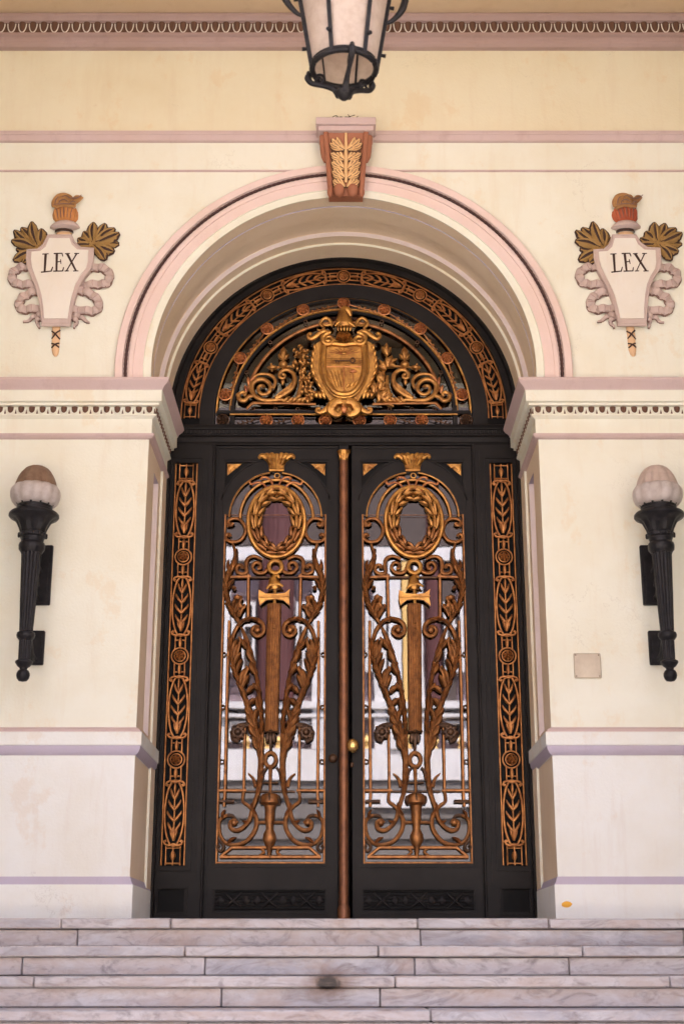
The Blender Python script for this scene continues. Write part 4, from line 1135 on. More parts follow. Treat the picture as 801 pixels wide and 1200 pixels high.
# ------------------------------------------------------------------ door leaves
def leaf_px(px, py):
    """photo pixel on the left leaf -> offset from the leaf axis, height"""
    axis = 323.0 + (318.6 - 323.0) * (py - 530) / (1012 - 530)
    return (px - axis) * scale_at(py, YD), at(px, py, YD)[1]
def k5(cx, cy): return leaf_px(240 + cx / 4.615, 520 + cy / 4.615)
def k6(cx, cy): return leaf_px(240 + cx / 3.87, 770 + cy / 3.87)
GW = .357
ZG0 = leaf_px(320, 1012)[1]; ZSH = leaf_px(270, 602)[1]; RG = .312
ZGT = leaf_px(323, 552)[1]
def make_leaf():
    x0 = -LX
    t = thing('entrance_door', 'left door leaf with gilded wreath grille over glass and bronze post along its edge', 'door', (x0, YD, FLOOR + .02), 'pair of entrance door leaves')
    XL, XR = -.427, .440           # leaf edges about the axis
    ZBt, ZTp = FLOOR + .02, ZB - .004
    yf = YD + .012
    ry = ZGT - ZSH
    def arch_o(r, ryy, n=40): return [(r * math.cos(math.pi * i / n), ZSH + ryy * math.sin(math.pi * i / n)) for i in range(n + 1)]
    hole = [(GW, ZG0), (GW, ZSH)] + [(p[0], p[1]) for p in arch_o(RG, ry)] + [(-GW, ZSH), (-GW, ZG0)]
    ph = [(-GW, .065), (GW, .065), (GW, .195), (-GW, .195)]
    zu = leaf_px(323, 541)[1]; zs = leaf_px(262, 562)[1]
    def spand(e):
        a = [(e * (GW + .002), zu)]
        pts = [(e * .40 * math.cos(q), ZSH + (zu + .035 - ZSH) * math.sin(q)) for q in [R(30 + 46 * i / 14) for i in range(15)]]
        pts = [p for p in pts if p[1] < zu - .002 and abs(p[0]) < GW]
        xt = e * .40 * math.cos(math.asin(min(1, (zu - ZSH) / (zu + .035 - ZSH))))
        zl = ZSH + (zu + .035 - ZSH) * math.sin(math.acos((GW + .002) / .40))
        return [(e * (GW + .002), zl)] + pts + [(xt, zu), (e * (GW + .002), zu)]
    sps = [spand(-1), spand(1)]
    b = MB()
    outer = [(x, z) for x, z in ((XL, ZBt), (XR, ZBt), (XR, ZTp), (XL, ZTp))]
    sh = lambda L: [(p[0] + x0, p[1]) for p in L]
    b.plate(sh(outer), [sh(hole), sh(ph)] + [sh(s) for s in sps], yf, yf + .055, 'black_paint')
    b.box(x0 - GW, x0 + GW, yf + .012, yf + .05, .065, .195, 'black_recess')
    b.box(x0 - GW - .001, x0 + GW + .001, yf + .014, yf + .05, zu - .16, zu + .0, 'black_recess') if False else None
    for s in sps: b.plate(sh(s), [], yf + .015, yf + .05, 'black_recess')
    # fillets
    def fil(L, r, closed=True, y=yf - .001): b.tube(xyz(sh(L), y), r, 'black_paint', closed=closed, square=True)
    fil([(XL + .015, ZBt + .02), (XR - .015, ZBt + .02), (XR - .015, ZTp - .02), (XL + .015, ZTp - .02)], .006)
    fil([(-GW - .02, zu + .02), (GW + .02, zu + .02)], .006, False)
    fil([(-GW - .012, .055), (GW + .012, .055), (GW + .012, .205), (-GW - .012, .205)], .007)
    fil([(-GW - .014, ZG0 - .016), (GW + .014, ZG0 - .016)], .008, False)
    for e in (-1, 1): fil([(e * (GW + .018), ZG0 - .02), (e * (GW + .018), zs)], .006, False)
    fil([(.395 * math.cos(q), ZSH + (zu + .03 - ZSH) * math.sin(q)) for q in [R(14 + 152 * i / 40) for i in range(41)]], .006, False)
    for k in range(3): # carved saltires in the bottom panel
        x = x0 + (k - 1) * .235; 
        for e in (-1, 1): b.tube([(x - .055, yf + .010, .13 - e * .05), (x, yf + .002, .13), (x + .055, yf + .010, .13 + e * .05)], [.005, .012, .005], 'black_paint', n=6)
        for e in (-1, 1): b.petal((x + e * .06, .13), (x + e * .11, .13), .03, .010, yf + .011, 'black_paint')
    for k in range(6): b.tube([(x0 - GW, yf + .010, .078 + .021 * k), (x0 + GW, yf + .010, .078 + .021 * k)], .003, 'black_paint', n=4)
    b.build('panel_frame', t)
    b = MB(); b.plate(sh(hole), [], yf + .030, yf + .036, 'door_glass'); b.build('glass', t)
    yg = yf + .004                  # plane of the grille
    def tb(bb, pts, rad, mat='bronze', n=8, y=yg, mir=True, k=6, closed=False, flat=1.0, conv=k5, smooth=True):
        P_ = [conv(*p) for p in pts]
        for e in ((-1, 1) if mir else (1,)):
            L = xyz([(x0 + e * -abs(p[0]) if False else x0 + (p[0] if e > 0 else -p[0]), p[1]) for p in P_], y)
            bb.tube(cr(L, k, closed) if smooth else L, rad, mat, n=n, closed=closed, flat=flat)
    def pt(bb, a, c, w, h, mat='bronze', y=yg, conv=k5, mir=True, **kw):
        A, C = conv(*a), conv(*c)
        for e in ((-1, 1) if mir else (1,)):
            bd = dict(kw); bd['bend'] = bd.get('bend', 0) * e
            bb.petal((x0 + e * A[0], A[1]), (x0 + e * C[0], C[1]), w, h, y, mat, **bd)
    I = lambda px, py: leaf_px(px, py)
    # gilt fillet round the glass and plain bars
    b = MB()
    b.tube(xyz(sh([(GW - .006, ZG0 + .006), (GW - .006, ZSH - .006), (-GW + .006, ZSH - .006), (-GW + .006, ZG0 + .006)]), yg), .007, 'bronze', closed=False, n=6)
    b.tube(xyz(sh([(GW - .006, ZG0 + .006), (-GW + .006, ZG0 + .006)]), yg), .007, 'bronze', n=6)
    for e in (-1, 1): b.tube(xyz(sh([(e * (GW - .006), ZG0), (e * (GW - .006), ZSH)]), yg), .0075, 'bronze', n=6)
    tb(b, [(269, 727), (267, 800), (265, 930), (264, 945)], .0105, conv=I, smooth=False, n=6)
    tb(b, [(291, 672), (291, 728)], .0115, conv=I, smooth=False, n=6)
    tb(b, [(288, 850), (287, 929)], .0095, conv=I, smooth=False, n=6)
    tb(b, [(268, 676), (294, 675)], .0130, conv=I, smooth=False, n=6); tb(b, [(294, 675.5), (352, 675.5)], .010, 'old_bronze', conv=I, smooth=False, n=6, mir=False, y=yg + .014)
    tb(b, [(258, 926), (290, 926)], .011, conv=I, smooth=False, n=6); tb(b, [(290, 927), (347, 927)], .008, 'old_bronze', conv=I, smooth=False, n=6, mir=False, y=yg + .014)
    for py in (766, 828, 892): # small rings that tie the outer bar to the fillet
        c = I(262.5 - (py - 766) * .012, py)
        for e in (-1, 1): b.tube([(x0 + e * c[0] + .014 * math.cos(q), yg + .01, c[1] + .014 * math.sin(q)) for q in [6.2832 * i / 12 for i in range(12)]], .005, 'old_bronze', n=5, closed=True)
    c = k5(388, 170); b.tube([(x0 + c[0] + .018 * math.cos(q), yg - .004, c[1] + .018 * math.sin(q)) for q in [6.2832 * i / 14 for i in range(14)]], .005, 'gilt', n=6, closed=True)
    tb(b, [(258.5, 939), (276, 939)], [.012, .014], 'old_bronze', conv=I, smooth=False, n=7)
    b.build('bars', t)
    # arches and oval
    b = MB()
    def ell(cx, cy, rx, ry_, a0, a1, n=40): return [(cx + rx * math.cos(a0 + (a1 - a0) * i / n), cy - ry_ * math.sin(a0 + (a1 - a0) * i / n)) for i in range(n + 1)]
    tb(b, ell(386, 392, 243, 240, .0, 1.45), .0075, 'gilt_dull', smooth=False, n=7)
    tb(b, ell(386, 400, 198, 208, .0, math.pi), .0115, 'gilt_dull', smooth=False, n=7, mir=False)
    tb(b, ell(385, 420, 152, 190, 0, 6.2832)[:-1], .0165, 'gilt', smooth=False, n=9, mir=False, closed=True, y=yg - .006)
    for p in ([(335, 255), (318, 222), (285, 208), (250, 218), (240, 205)], [(368, 248), (358, 205), (332, 182), (308, 182), (300, 195)]):
        tb(b, p, [.007, .008, .008, .009, .011], 'gilt_red', y=yg - .014)
    b.build('oval_arches', t)
    # wreath of laurel leaves
    b = MB()
    K = 7
    for i in range(K):
        for e in (-1, 1):
            f0, f1 = i / K, (i + 1.16) / K
            a = math.pi / 2 - e * math.pi * f0; a2 = math.pi / 2 - e * math.pi * f1
            mt = 'bronze' if i < 3 else 'gilt_dull'
            for (dr, w, yy, hh) in ((-.30, .017, .0, .026), (.27, .017, .0, .026), (0, .019, -.014, .036)):
                A = (385 + 114 * (1 + dr * .3) * math.cos(a), 420 + 158 * (1 + dr * .25) * math.sin(a)); C = (385 + 114 * (1 + dr) * math.cos(a2), 420 + 158 * (1 + dr * .8) * math.sin(a2))
                A, C = k5(*A), k5(*C)
                b.petal((x0 + A[0], A[1]), (x0 + C[0], C[1]), w, hh, yg + yy, mt, rib=.35)
            c = k5(385 + 114 * math.cos((a + a2) / 2 + e * .02), 420 + 158 * math.sin((a + a2) / 2))
            for g in (-1, 1):
                q = k5(385 + 114 * (1 + g * .17) * math.cos(a2 + e * .05), 420 + 158 * (1 + g * .13) * math.sin(a2 + e * .05)); b.blob((x0 + q[0], yg - .012, q[1]), (.011, .012, .011), mt, 8, 5)
    tb(b, ell(385, 420, 112, 156, 0, 6.2832)[:-1], .008, 'old_bronze', smooth=False, n=7, mir=False, closed=True, y=yg + .006)
    b.build('laurel_wreath', t)
    # acanthus crest
    b = MB()
    for k in range(-3, 4):
        pts = [(385 + k * 10.5, 142), (385 + k * 11, 118), (385 + k * 14, 92), (385 + k * 21, 70), (385 + k * 27, 60 + 1.2 * abs(k)), (385 + k * 30.5, 62 + 3.2 * abs(k)), (385 + k * 30, 70 + 4 * abs(k))]
        tb(b, pts, [.013, .014, .017, .021, .019, .014, .006], 'gilt', mir=False, y=yg - .026 + abs(k) * .005, n=8)
    for k in (-2, -1, 0, 1, 2): pt(b, (385 + k * 13, 120), (385 + k * 27, 72), .018, .03, 'gilt', y=yg - .022, mir=False, rib=.4)
    tb(b, [(346, 141), (424, 141)], [.013, .016, .013], 'gilt', mir=False, smooth=False, y=yg - .014)
    b.build('acanthus_crest', t)
    # gilt corner leaves
    for e in (-1, 1):
        b = MB()
        tri = [sps[0][0] if e < 0 else sps[1][0]]
        zc = zu - .012; L = .100
        tr = [(e * (GW - .010), zc), (e * (GW - .010 - L), zc), (e * (GW - .012), zc - .085)]
        b.plate(sh(tr), [], yf + .004, yf + .02, 'gilt')
        for k in range(4):
            a = R(200 + 18 * k) if e > 0 else R(340 - 18 * k)
            L2 = (.075, .052, .05, .062)[k]
            b.petal((x0 + e * (GW - .016), zc - .008), (x0 + e * (GW - .016) + L2 * math.cos(a), zc - .008 + L2 * math.sin(a) * .9), .012, .012, yf + .004, 'gilt', rib=.3)
        b.build('corner_leaf', t)
    # scrollwork
    b = MB()
    G = 'bronze'
    # side C-scrolls by the oval
    tb(b, [(128, 445), (120, 420), (145, 402), (185, 405), (212, 440), (215, 480), (190, 518), (150, 528), (118, 515), (112, 495), (128, 485), (136, 500)], [.012, .011, .012, .013, .013, .013, .013, .013, .012, .011, .012, .015])
    tb(b, [(120, 420), (138, 438), (150, 425)], [.012, .014, .016])
    # volutes under the oval
    tb(b, [(345, 655), (325, 690), (285, 695), (258, 668), (272, 640), (298, 645), (300, 668), (285, 672)], [.012, .013, .013, .012, .012, .012, .012, .015])
    tb(b, [(310, 622), (270, 605), (232, 618), (222, 655), (225, 690), (200, 700), (172, 685), (178, 655), (200, 655), (200, 672)], [.010, .013, .014, .014, .014, .013, .012, .012, .012, .015])
    c = k5(381, 664); b.tube([(x0 + c[0] + .044 * math.cos(q), yg - .01, c[1] + .044 * math.sin(q)) for q in [6.2832 * i / 24 for i in range(24)]], .016, 'gilt', n=8, closed=True)
    # outer acanthus stem C
    tb(b, [(272.5, 636), (275.5, 648), (274, 659), (268, 671), (264.5, 685), (266, 700), (271, 713), (278, 725), (283, 732)], [.008, .013, .021, .021, .018, .018, .017, .014, .010], conv=I)
    # outer big stem B ending in a volute
    tb(b, [(305, 925), (306, 908), (307, 886), (303, 862), (293, 831), (281, 800), (274, 778), (271.5, 760), (274, 743), (281, 731), (290, 725), (300, 725.5), (308, 731), (309, 740), (302, 745), (295.5, 740), (298, 734), (304, 735)], [.016, .018, .021, .022, .020, .018, .016, .015, .014, .014, .015, .016, .016, .015, .015, .013, .012, .018], conv=I, y=yg - .004)
    # inner stem A
    tb(b, [(308, 880), (308, 850), (306, 826), (303, 803), (299, 783), (293.5, 762), (288, 746), (283, 734)], [.013, .014, .015, .015, .016, .017, .016, .008], conv=I, y=yg + .004)
    # rosette knob arm
    tb(b, [(303, 862), (298, 853), (290, 850), (282, 850), (275, 856), (275, 865), (281, 868)], [.014, .013, .014, .018, .02, .02, .018], 'old_bronze', conv=I)
    tb(b, [(304, 880), (300, 868), (294, 862)], [.012, .012, .008], 'old_bronze', conv=I)
    # lower scrolls
    tb(b, [(287, 926), (286, 938), (292, 943.5), (297, 949), (302, 960), (301, 971), (295, 981), (288, 987), (278, 989.5), (268, 988.5), (261, 981), (258.5, 972), (258.5, 963), (262, 957.5), (268, 955)], [.010, .011, .012, .014, .015, .015, .015, .014, .013, .012, .012, .011, .011, .012, .012], conv=I)
    tb(b, [(306, 905), (304.5, 925), (300, 940), (297, 949), (294, 960), (287, 969), (279, 973), (272.5, 970.5), (271.5, 964), (276, 961.5), (279, 965)], [.015, .015, .015, .014, .014, .014, .015, .015, .014, .015, .018], conv=I, y=yg - .005)
    tb(b, [(268, 955), (274, 956), (278, 961)], [.012, .012, .008], 'old_bronze', conv=I)
    tb(b, [(257.5, 984), (262.5, 989), (263.5, 994), (259.5, 997.5), (256.5, 993), (259, 990)], [.008, .010, .011, .010, .009, .011], 'old_bronze', conv=I)
    tb(b, [(292, 906), (298, 912), (301, 922)], [.004, .010, .014], conv=I)
    tb(b, [(302, 963.5), (316, 963.5)], .011, conv=I, smooth=False)
    # base frame
    tb(b, [(259.5, 1004), (319.4, 1004)], .013, conv=I, smooth=False, n=6); tb(b, [(273, 993), (319.4, 993)], .012, conv=I, smooth=False, n=6); tb(b, [(260, 1004), (274, 992.5)], .011, conv=I, smooth=False, n=6)
    tb(b, [(306, 993), (311, 998), (306, 1003)], .010, conv=I)
    b.build('scrollwork', t)
    # acanthus leaves on the stems
    b = MB()
    lv = [((274, 700), (282, 702), .022), ((276, 708), (285, 713), .022), ((272, 690), (277, 688), .016), ((277, 716), (281, 706), .018), ((276, 656), (278, 642), .012),
          ((274, 765), (279, 748), .018), ((275, 772), (282, 753), .020), ((276, 778), (283, 764), .018), ((279, 788), (285, 771), .015), ((283, 800), (289, 782), .018), ((286, 806), (293, 790), .018), ((290, 812), (300, 803), .018), ((289, 818), (286, 806), .016), ((293, 826), (301, 818), .018), ((287, 812), (284, 803), .016), ((296, 836), (291, 822), .018), ((299, 848), (304, 828), .016), ((296, 838), (288, 828), .018), ((300, 852), (290, 836), .020), ((303, 864), (293, 848), .020), ((297, 776), (291, 758), .020), ((300, 790), (294, 775), .018), ((290, 760), (284, 748), .016), ((304, 808), (297, 800), .016), ((305, 880), (298, 862), .018), ((306, 835), (302, 815), .014)]
    for (a, c, w) in lv: pt(b, a, c, w * 1.22, .034, G, conv=I, y=yg - .010, rib=.4, bend=.08)
    for (p) in ([(279, 716), (281, 706), (283, 701), (281, 699)], [(281, 722), (284, 714), (287, 711), (286, 708)], [(277, 775), (280, 760), (282, 750), (280, 747)], [(284, 805), (288, 790), (291, 784), (289, 781)]):
        tb(b, p, [.006, .012, .011, .007], conv=I, y=yg - .022)
    def sheath(path, step, L, w, spread, y, mat=G):
        P_ = cr([(p[0], p[1], 0) for p in path], 8)
        acc = 0; side = 1
        for i in range(1, len(P_)):
            acc += (P_[i] - P_[i - 1]).length
            if acc < step: continue
            acc = 0; d = (P_[i] - P_[i - 1]).normalized(); nn = Vector((-d.y, d.x, 0)); side = -side
            for sd in (-1, 1):
                a_ = P_[i] - d * 2; c_ = P_[i] + d * L + nn * sd * spread * L
                pt(b, (a_.x, a_.y), (c_.x, c_.y), w, .026, mat, conv=I, y=y, rib=.45, bend=.10 * sd)
    sheath([(306, 900), (303, 862), (293, 831), (281, 800), (274, 778), (271.5, 758)], 9, 14, .017, .24, yg - .010)
    sheath([(308, 872), (306, 826), (299, 783), (291, 755)], 10, 13, .014, .22, yg - .004)
    sheath([(281, 729), (271, 713), (265.5, 692), (268, 672)], 8, 12, .018, .26, yg - .010)
    sheath([(276, 740), (282, 731), (292, 725.5), (302, 726.5)], 8, 8, .012, .25, yg - .014)
    sheath([(300, 940), (305, 918), (307, 896)], 9, 13, .014, .25, yg - .006)
    for (a_, c_, w_) in (((276, 722), (284, 703), .022), ((273, 716), (279, 699), .018), ((279, 724), (287, 712), .018), ((268, 690), (275, 678), .016), ((274, 664), (279, 650), .013), ((270, 672), (268, 655), .013), ((303, 955), (296, 940), .014), ((268, 989), (279, 981), .013), ((294, 963), (285, 961), .012), ((262, 960), (266, 948), .012)):
        pt(b, a_, c_, w_, .030, G, conv=I, y=yg - .008, rib=.45, bend=.12)
    tb(b, [(302, 853), (294, 849), (285, 850)], [.016, .018, .020], 'old_bronze', conv=I, y=yg - .004)
    # knob petals
    c = I(280, 858)
    for e in (-1, 1):
        for k in range(8):
            a = 6.2832 * k / 8
            b.petal((x0 + e * c[0], c[1]), (x0 + e * c[0] + .058 * math.cos(a), c[1] + .058 * math.sin(a)), .022, .030, yg - .008, 'old_bronze', rib=.3)
        b.blob((x0 + e * c[0], yg - .03, c[1]), (.025, .022, .025), 'old_bronze', 10, 6)
    # volute hearts
    for (px, py, r) in ((302, 738, .024), (276, 964, .022)):
        c = I(px, py)
        for e in (-1, 1): b.blob((x0 + e * c[0], yg - .012, c[1]), (r, r * .8, r), G, 10, 6)
    b.build('acanthus_leaves', t)
    # fasces: bundle, axe, cap
    b = MB()
    a, c = I(321.5, 708), I(319, 857)
    for k in range(-3, 4):
        th = k * R(26)
        b.tube([(x0 + a[0] + .038 * math.sin(th), yg - .006 - .034 * math.cos(th), a[1]), (x0 + c[0] + .034 * math.sin(th), yg - .006 - .030 * math.cos(th), c[1])], .0115, 'bronze', n=8)
    for u, mt in ((.16, 'bronze'), (.20, 'bronze')):
        z = a[1] + (c[1] - a[1]) * u
        for e in (-1, 1): b.tube([(x0 + a[0] - .043, yg - .012, z - e * .022), (x0 + a[0], yg - .050, z), (x0 + a[0] + .043, yg - .012, z + e * .022)], .006, mt, n=6)
    b.tube([(x0 + c[0] - .045, yg - .01, c[1]), (x0 + c[0], yg - .046, c[1]), (x0 + c[0] + .045, yg - .01, c[1])], .010, 'old_bronze', n=7)
    b.build('fasces', t)
    b = MB()
    axe = [(295, 795), (330, 815), (385, 818), (435, 812), (462, 790), (455, 830), (462, 880), (425, 850), (380, 845), (335, 850), (300, 878), (292, 835)]
    L = [k5(*p) for p in axe]
    b.plate([(x0 + p[0], p[1]) for p in L], [], yg - .045, yg - .015, 'gilt')
    b.tube(xyz([(x0 + k5(296, 832)[0], k5(296, 832)[1]), (x0 + k5(460, 830)[0], k5(460, 830)[1])], yg - .046), .007, 'gilt', n=6)
    b.tube(xyz([(x0 + p[0], p[1]) for p in (k5(379, 775), k5(379, 870))], yg - .03), .012, 'gilt', n=8)
    b.build('axe_head', t)
    b = MB()
    tb(b, [(380, 790), (376, 760), (374, 738), (380, 722), (394, 716), (404, 728)], [.036, .044, .034, .022, .014, .007], 'gilt', mir=False, y=yg - .022, n=10, flat=.75)
    tb(b, [(335, 792), (352, 772), (378, 765), (404, 766), (424, 778)], [.006, .012, .013, .012, .008], 'gilt', mir=False, y=yg - .045)
    b.build('liberty_cap', t)
    # pendant, ring and baluster on the axis
    b = MB()
    for k in (-1, 0, 1): pt(b, (318.5 + k * 3, 858), (318.3 + k * 4.5, 876 - abs(k) * 5), .018, .024, 'old_bronze', conv=I, mir=False, y=yg - .012)
    tb(b, [(318.5, 858), (318.3, 884)], .009, 'old_bronze', conv=I, mir=False, smooth=False)
    c = I(318.2, 890); b.tube([(x0 + c[0] + .036 * math.cos(q), yg - .008, c[1] + .046 * math.sin(q)) for q in [6.2832 * i / 24 for i in range(24)]], .014, 'bronze', n=8, closed=True)
    tb(b, [(314, 899), (310, 905), (309, 915)], [.008, .01, .007], 'old_bronze', conv=I)
    tb(b, [(318, 899), (318, 935)], [.013, .015, .010, .012, .008], 'bronze', conv=I, mir=False, smooth=False)
    tb(b, [(309, 917), (327, 917)], .007, 'old_bronze', conv=I, mir=False, smooth=False)
    zs_ = lambda py: I(317, py)[1]
    xb = x0 + I(317.8, 960)[0]
    b.lathe([(.012, zs_(1003)), (.018, zs_(994)), (.030, zs_(990)), (.045, zs_(984)), (.042, zs_(978)), (.024, zs_(971)), (.026, zs_(966)), (.032, zs_(960)), (.034, zs_(948)), (.040, zs_(944)), (.066, zs_(941)), (.068, zs_(936)), (.052, zs_(931)), (.020, zs_(929))], 'bronze', (xb, yg - .012), 20)
    for k in range(5): pt(b, (308 + k * 5, 943), (306.5 + k * 5.6, 930 + abs(k - 2)), .014, .03, 'old_bronze', conv=I, mir=False, y=yg - .06 + abs(k - 2) * .014)
    b.build('baluster', t)
    return t
leaf = make_leaf()
leaf2 = dup(leaf); leaf2.location.x = LX + .006
leaf2['label'] = 'right door leaf with gilded wreath grille over glass and a round brass knob'
# bronze post over the meeting edge (left leaf) and knobs
b = MB()
zt_ = at(403, 540, YD)[1]
b.box(-.036, .036, YD - .012, YD + .012, FLOOR + .02, ZB - .006, 'black_paint', ch=.004)
b.tube([(.0, YD - .022, FLOOR + .03), (.0, YD - .022, zt_)], .030, 'post_bronze', n=14)
b.lathe([(.032, FLOOR + .02), (.040, FLOOR + .03), (.040, FLOOR + .10), (.033, FLOOR + .12)], 'post_bronze', (0, YD - .022), 16)
pz = b.build('astragal_post', leaf, org=(-LX, YD, FLOOR + .02))
b = MB()
b.lathe([(.030, zt_ - .01), (.033, zt_ + .01), (.036, zt_ + .03), (.046, zt_ + .052), (.046, zt_ + .062)], 'gilt', (0, YD - .024), 20)
for k in range(5): b.petal((-.024 + .012 * k, zt_ + .002), (-.034 + .017 * k, zt_ + .05), .008, .012, YD - .056 + abs(k - 2) * .006, 'gilt')
b.build('capital', pz)
b = MB()
kx_, kz = at(390, 889, YD)
for (pr, r) in ((.0, .028), (.012, .030), (.03, .022), (.034, .004)): pass
b.blob((kx_, YD - .012, kz), (.030, .028, .030), 'old_bronze', 14, 8); b.build('lock_boss', leaf, org=(-LX, YD, FLOOR + .02))
kx_, kz = at(413, 875, YD)
b = MB()
b.blob((kx_, YD - .055, kz), (.040, .034, .046), 'brass', 20, 12)
b.tube([(kx_, YD - .04, kz), (kx_, YD + .012, kz)], .014, 'brass', n=12)
b.blob((kx_, YD + .006, kz), (.036, .010, .042), 'brass', 16, 6)
kn = b.build('knob', leaf2, org=(LX + .006, YD, FLOOR + .02))
b = MB(); kx2, kz2 = at(412, 896, YD)
b.blob((kx2, YD + .005, kz2), (.014, .012, .02), 'old_bronze', 10, 6); b.build('keyhole', leaf2, org=(LX + .006, YD, FLOOR + .02))

# ------------------------------------------------------------------ stairs, ground, street
GROUND = -1.65
st = thing('marble_stairs', 'worn pale marble steps running the full width below the doorway', 'stairs', (0, -2, GROUND))
rr = random.Random(11)
RISE, TREAD, Y1 = .148, .32, -.55
def course(b, y0, y1, z0, z1, lens, ch):
    x = -FAR + rr.uniform(-.8, 0)
    while x < FAR:
        L = rr.uniform(*lens); gap = .002
        dy = rr.uniform(-.005, .005); dz = rr.uniform(-.004, .0)
        b.box(max(x, -FAR) + gap, min(x + L, FAR) - gap, y0 + dy, y1, z0, z1 + dz, 'marble', ch=ch)
        x += L
for k in range(11):
    zt = FLOOR - k * RISE; yn = Y1 - k * TREAD
    b = MB()
    course(b, yn + .024, yn + .5, zt - RISE + .0005, zt - .0565, (.7, 1.9), .005)
    s_ = b.build('step', st)
    b = MB()
    course(b, yn, yn + TREAD + .12 if k else 1.2, zt - .056, zt, (.6, 2.2), .007)
    b.build('nosing', s_)
b = MB(); b.box(-FAR, FAR, -.4, 1.0, GROUND, FLOOR - .16, 'street_grey')
b.box(-FAR, FAR, Y1 - 3.2 + .56, -.4, GROUND, FLOOR - RISE * 9, 'street_grey'); b.build('core', st)
gr = MB(); gr.add([(-150, -150, GROUND), (150, -150, GROUND), (150, 60, GROUND), (-150, 60, GROUND)], [(0, 1, 2, 3)], 'paving')
g = gr.build('plaza'); g['kind'] = 'structure'
gr = MB(); gr.add([(-150, -18, GROUND + .004), (150, -18, GROUND + .004), (150, -13, GROUND + .004), (-150, -13, GROUND + .004)], [(0, 1, 2, 3)], 'asphalt')
g = gr.build('road'); g['kind'] = 'structure'

# ------------------------------------------------------------------ the building across the street, seen in the door glass
YB = -21.0
DB = YB * -1 + 2 * YD         # mirror path: door plane at YD, building at YB
def ref(px, py):
    v = 600 - py; t_ = (DIST + DB) / (FPX * CT - v * ST)
    return (px - CX) * t_, EYE + t_ * (FPX * ST + v * CT)
ob = thing('opposite_building', 'sunlit stone building with maroon columns and white pilasters across the street', 'building', (0, YB, GROUND))
zz = lambda py: ref(400, py)[1]
xx = lambda px, py=760: ref(px, py)[0]
b = MB()
b.box(-30, 30, YB - 8, YB - .30, GROUND, 17, 'street_lilac')
b.box(-30, 30, YB - .299, YB, GROUND, zz(914), 'street_grey')
b.box(-30, 30, YB - .299, YB - .12, zz(636), 17, 'street_dark')
for py in (932, 956, 980): b.box(-30, 30, YB + .0005, YB + .05, zz(py + 3), zz(py), 'street_grey')
b.build('wall', ob)
b = MB(); b.box(-30, 30, YB - .25, YB + .05, zz(913.9), zz(877), 'street_white'); b.box(.2, 30, YB, YB + .06, zz(946), zz(929), 'street_white'); b.build('parapet', ob)
b = MB(); b.box(-30, 30, YB - .28, YB + .12, zz(830), zz(822), 'street_white'); b.box(-30, 30, YB - .28, YB + .08, zz(840), zz(836), 'street_white'); b.box(-30, 30, YB - .28, YB + .02, zz(655), zz(640), 'street_white'); b.build('ledge', ob)
for (p0, p1, r0_, r1_, m, d) in ((258, 268, 877, 655, 'street_white', .0), (300, 344, 820, 580, 'street_maroon', .05), (366, 384, 877, 655, 'street_white', .06), (438, 452, 877, 655, 'street_white', .04), (455, 470, 877, 655, 'street_white', .10), (472, 480, 877, 655, 'street_yellow', .0), (486, 496, 877, 655, 'street_white', .02), (499, 518, 820, 580, 'street_maroon', .07), (520, 534, 820, 655, 'street_dark', -.1), (200, 240, 877, 580, 'street_white', .03), (560, 600, 877, 580, 'street_white', .03)):
    b = MB(); a, c = xx(p0), xx(p1)
    if m == 'street_maroon': b.lathe([((c - a) / 2, zz(r0_)), ((c - a) / 2.2, zz(r1_))], m, ((a + c) / 2, YB - .2), 48, lambda q, z: 1 - .07 * (.5 + .5 * math.cos(20 * q)))
    else: b.box(a, c, YB - .29, YB + .0 + d, zz(r0_) + .001, zz(r1_) - .001, m)
    b.build('pilaster', ob)
for (p0, p1) in ((269, 299), (345, 365), (520, 545), (425, 437)):   # louvred shutters
    b = MB(); a, c = xx(p0), xx(p1)
    n = 15
    for k in range(n):
        z0_, z1_ = zz(820), zz(690); z = z0_ + (z1_ - z0_) * k / n
        b.add([(a, YB - .25, z), (c, YB - .25, z), (c, YB - .15, z + (z1_ - z0_) / n * .9), (a, YB - .15, z + (z1_ - z0_) / n * .9)], [(0, 1, 2, 3)], 'street_lilac')
    b.box(a, c, YB - .29, YB - .26, z0_, z1_, 'street_dark'); b.build('shutter', ob)
for (p0, p1, q0, q1) in ((270, 298, 786, 704), (346, 364, 786, 704), (521, 544, 786, 704), (428, 437, 786, 704), (270, 298, 868, 844), (521, 545, 868, 844), (346, 364, 868, 844)):
    a, c = xx(p0), xx(p1); z0_, z1_ = zz(q0), zz(q1); f_ = .07
    b = MB(); b.plate([(a, z0_), (c, z0_), (c, z1_), (a, z1_)], [[(a + f_, z0_ + f_), (a + f_, z1_ - f_), (c - f_, z1_ - f_), (c - f_, z0_ + f_)]], YB - .13, YB - .02, 'street_white')
    if q1 < 800:
        for u in (.34, .67): b.box(a + f_, c - f_, YB - .12, YB - .08, z0_ + (z1_ - z0_) * u - .03, z0_ + (z1_ - z0_) * u + .03, 'street_white')
        b.box((a + c) / 2 - .03, (a + c) / 2 + .03, YB - .119, YB - .079, z0_ + f_, z1_ - f_, 'street_white')
    w_ = b.build('window', ob)
    b = MB(); b.box(a + f_ + .001, c - f_ - .001, YB - .20, YB - .14, z0_ + f_ + .001, z1_ - f_ - .001, 'street_dark'); b.build('pane', w_)
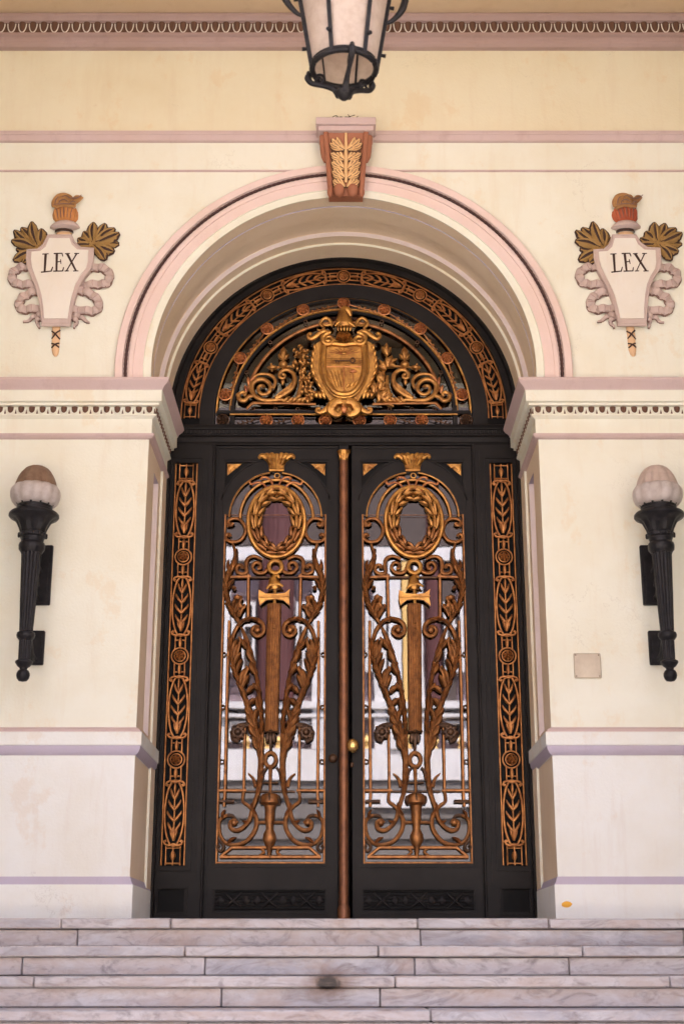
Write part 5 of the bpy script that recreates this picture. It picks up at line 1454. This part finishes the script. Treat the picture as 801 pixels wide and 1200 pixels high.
for px in (262, 288, 312, 326, 408, 430, 478, 491, 509, 541):
    b = MB(); x = xx(px, 868); z0_ = zz(876.9); h = zz(858) - z0_
    b.lathe([(h * .22, z0_), (h * .22, z0_ + h * .15), (h * .10, z0_ + h * .25), (h * .30, z0_ + h * .5), (h * .24, z0_ + h * .68), (h * .08, z0_ + h * .8), (.01, z0_ + h)], 'street_yellow', (x, YB - .1), 16)
    b.build('vase_finial', ob)
b = MB(); b.box(-30, 30, YB - 8, YB + .4, 17, 17.8, 'street_white'); b.build('roof', ob)

# a leafy shrub by the road, mirrored low in the left leaf
sx, sy = (266 - CX) * (DIST + 2 * YD + 13.0) / 1716, -13.0
t = thing('street_shrub', 'green leafy shrub at the roadside mirrored low in the left door glass', 'shrub', (sx, sy, GROUND))
b = MB(); b.tube(cr([(sx, sy, GROUND), (sx + .05, sy, GROUND + 1), (sx, sy + .05, GROUND + 2.3)], 5), [.05, .04, .03], 'twig', n=8); b.build('stem', t)
m, nt, bs = nodes_of('leaf_green'); bs.inputs['Base Color'].default_value = (.06, .11, .03, 1); bs.inputs['Roughness'].default_value = .5
b = MB()
for k in range(420):
    th = rr.uniform(0, 6.28); u = rr.uniform(-1, 1); r_ = .55 * rr.random() ** .45
    c = Vector((sx + r_ * math.sqrt(1 - u * u) * math.cos(th) * .8, sy + r_ * math.sqrt(1 - u * u) * math.sin(th), GROUND + 2.35 + r_ * u))
    a = Vector((rr.gauss(0, 1), rr.gauss(0, 1), rr.gauss(0, 1))).normalized(); p = a.orthogonal().normalized()
    b.add([c, c + a * .06 + p * .03, c + a * .12, c + a * .06 - p * .03], [(0, 1, 2, 3)], 'leaf_green')
b.build('crown', t)

# ------------------------------------------------------------------ light, world, camera
SUN_EL, SUN_AZ = R(67), R(18)       # sun stands behind the building: the front is in open shade
sd = Vector((math.sin(SUN_AZ) * math.cos(SUN_EL), math.cos(SUN_AZ) * math.cos(SUN_EL), math.sin(SUN_EL)))
lt = bpy.data.lights.new('sun', 'SUN'); lt.energy = 4.2; lt.angle = R(.5); lt.color = (1, .985, .96)
lo = bpy.data.objects.new('sun', lt); COL.objects.link(lo)
lo.rotation_euler = (-sd).to_track_quat('-Z', 'Y').to_euler()
w = bpy.data.worlds.new('World'); SC.world = w; w.use_nodes = True
nt = w.node_tree
sky = nt.nodes.new('ShaderNodeTexSky'); sky.sky_type = 'NISHITA'; sky.sun_disc = False
sky.sun_elevation = SUN_EL; sky.sun_rotation = math.atan2(sd.x, sd.y); sky.dust_density = 2.5; sky.air_density = .8; sky.ozone_density = .6
nt.links.new(sky.outputs[0], nt.nodes['Background'].inputs['Color']); nt.nodes['Background'].inputs['Strength'].default_value = .15
cam = bpy.data.cameras.new('camera'); co = bpy.data.objects.new('camera', cam); COL.objects.link(co); SC.camera = co
cam.sensor_fit = 'VERTICAL'; cam.sensor_height = 36.0; cam.lens = 36.0 * FPX / 1200
co.location = (0, -DIST, EYE); co.rotation_euler = (R(90) + TILT, 0, 0)
cam.shift_x = -(CX - 400.5) / 1200
cam.clip_start = .1; cam.clip_end = 500
cam.dof.use_dof = True; cam.dof.focus_distance = 10.0; cam.dof.aperture_fstop = 2.6
SC.view_settings.view_transform = 'Standard'; SC.view_settings.look = 'None'; SC.view_settings.gamma = 1; SC.view_settings.exposure = 3.42
SC.render.engine = 'CYCLES'
SC.cycles.use_denoising = True
SC.cycles.max_bounces = 8; SC.cycles.diffuse_bounces = 5; SC.cycles.glossy_bounces = 4; SC.cycles.transparent_max_bounces = 8
SC.cycles.caustics_reflective = False; SC.cycles.caustics_refractive = False
for o in list(bpy.data.objects):
    if '_o' in o: del o['_o']
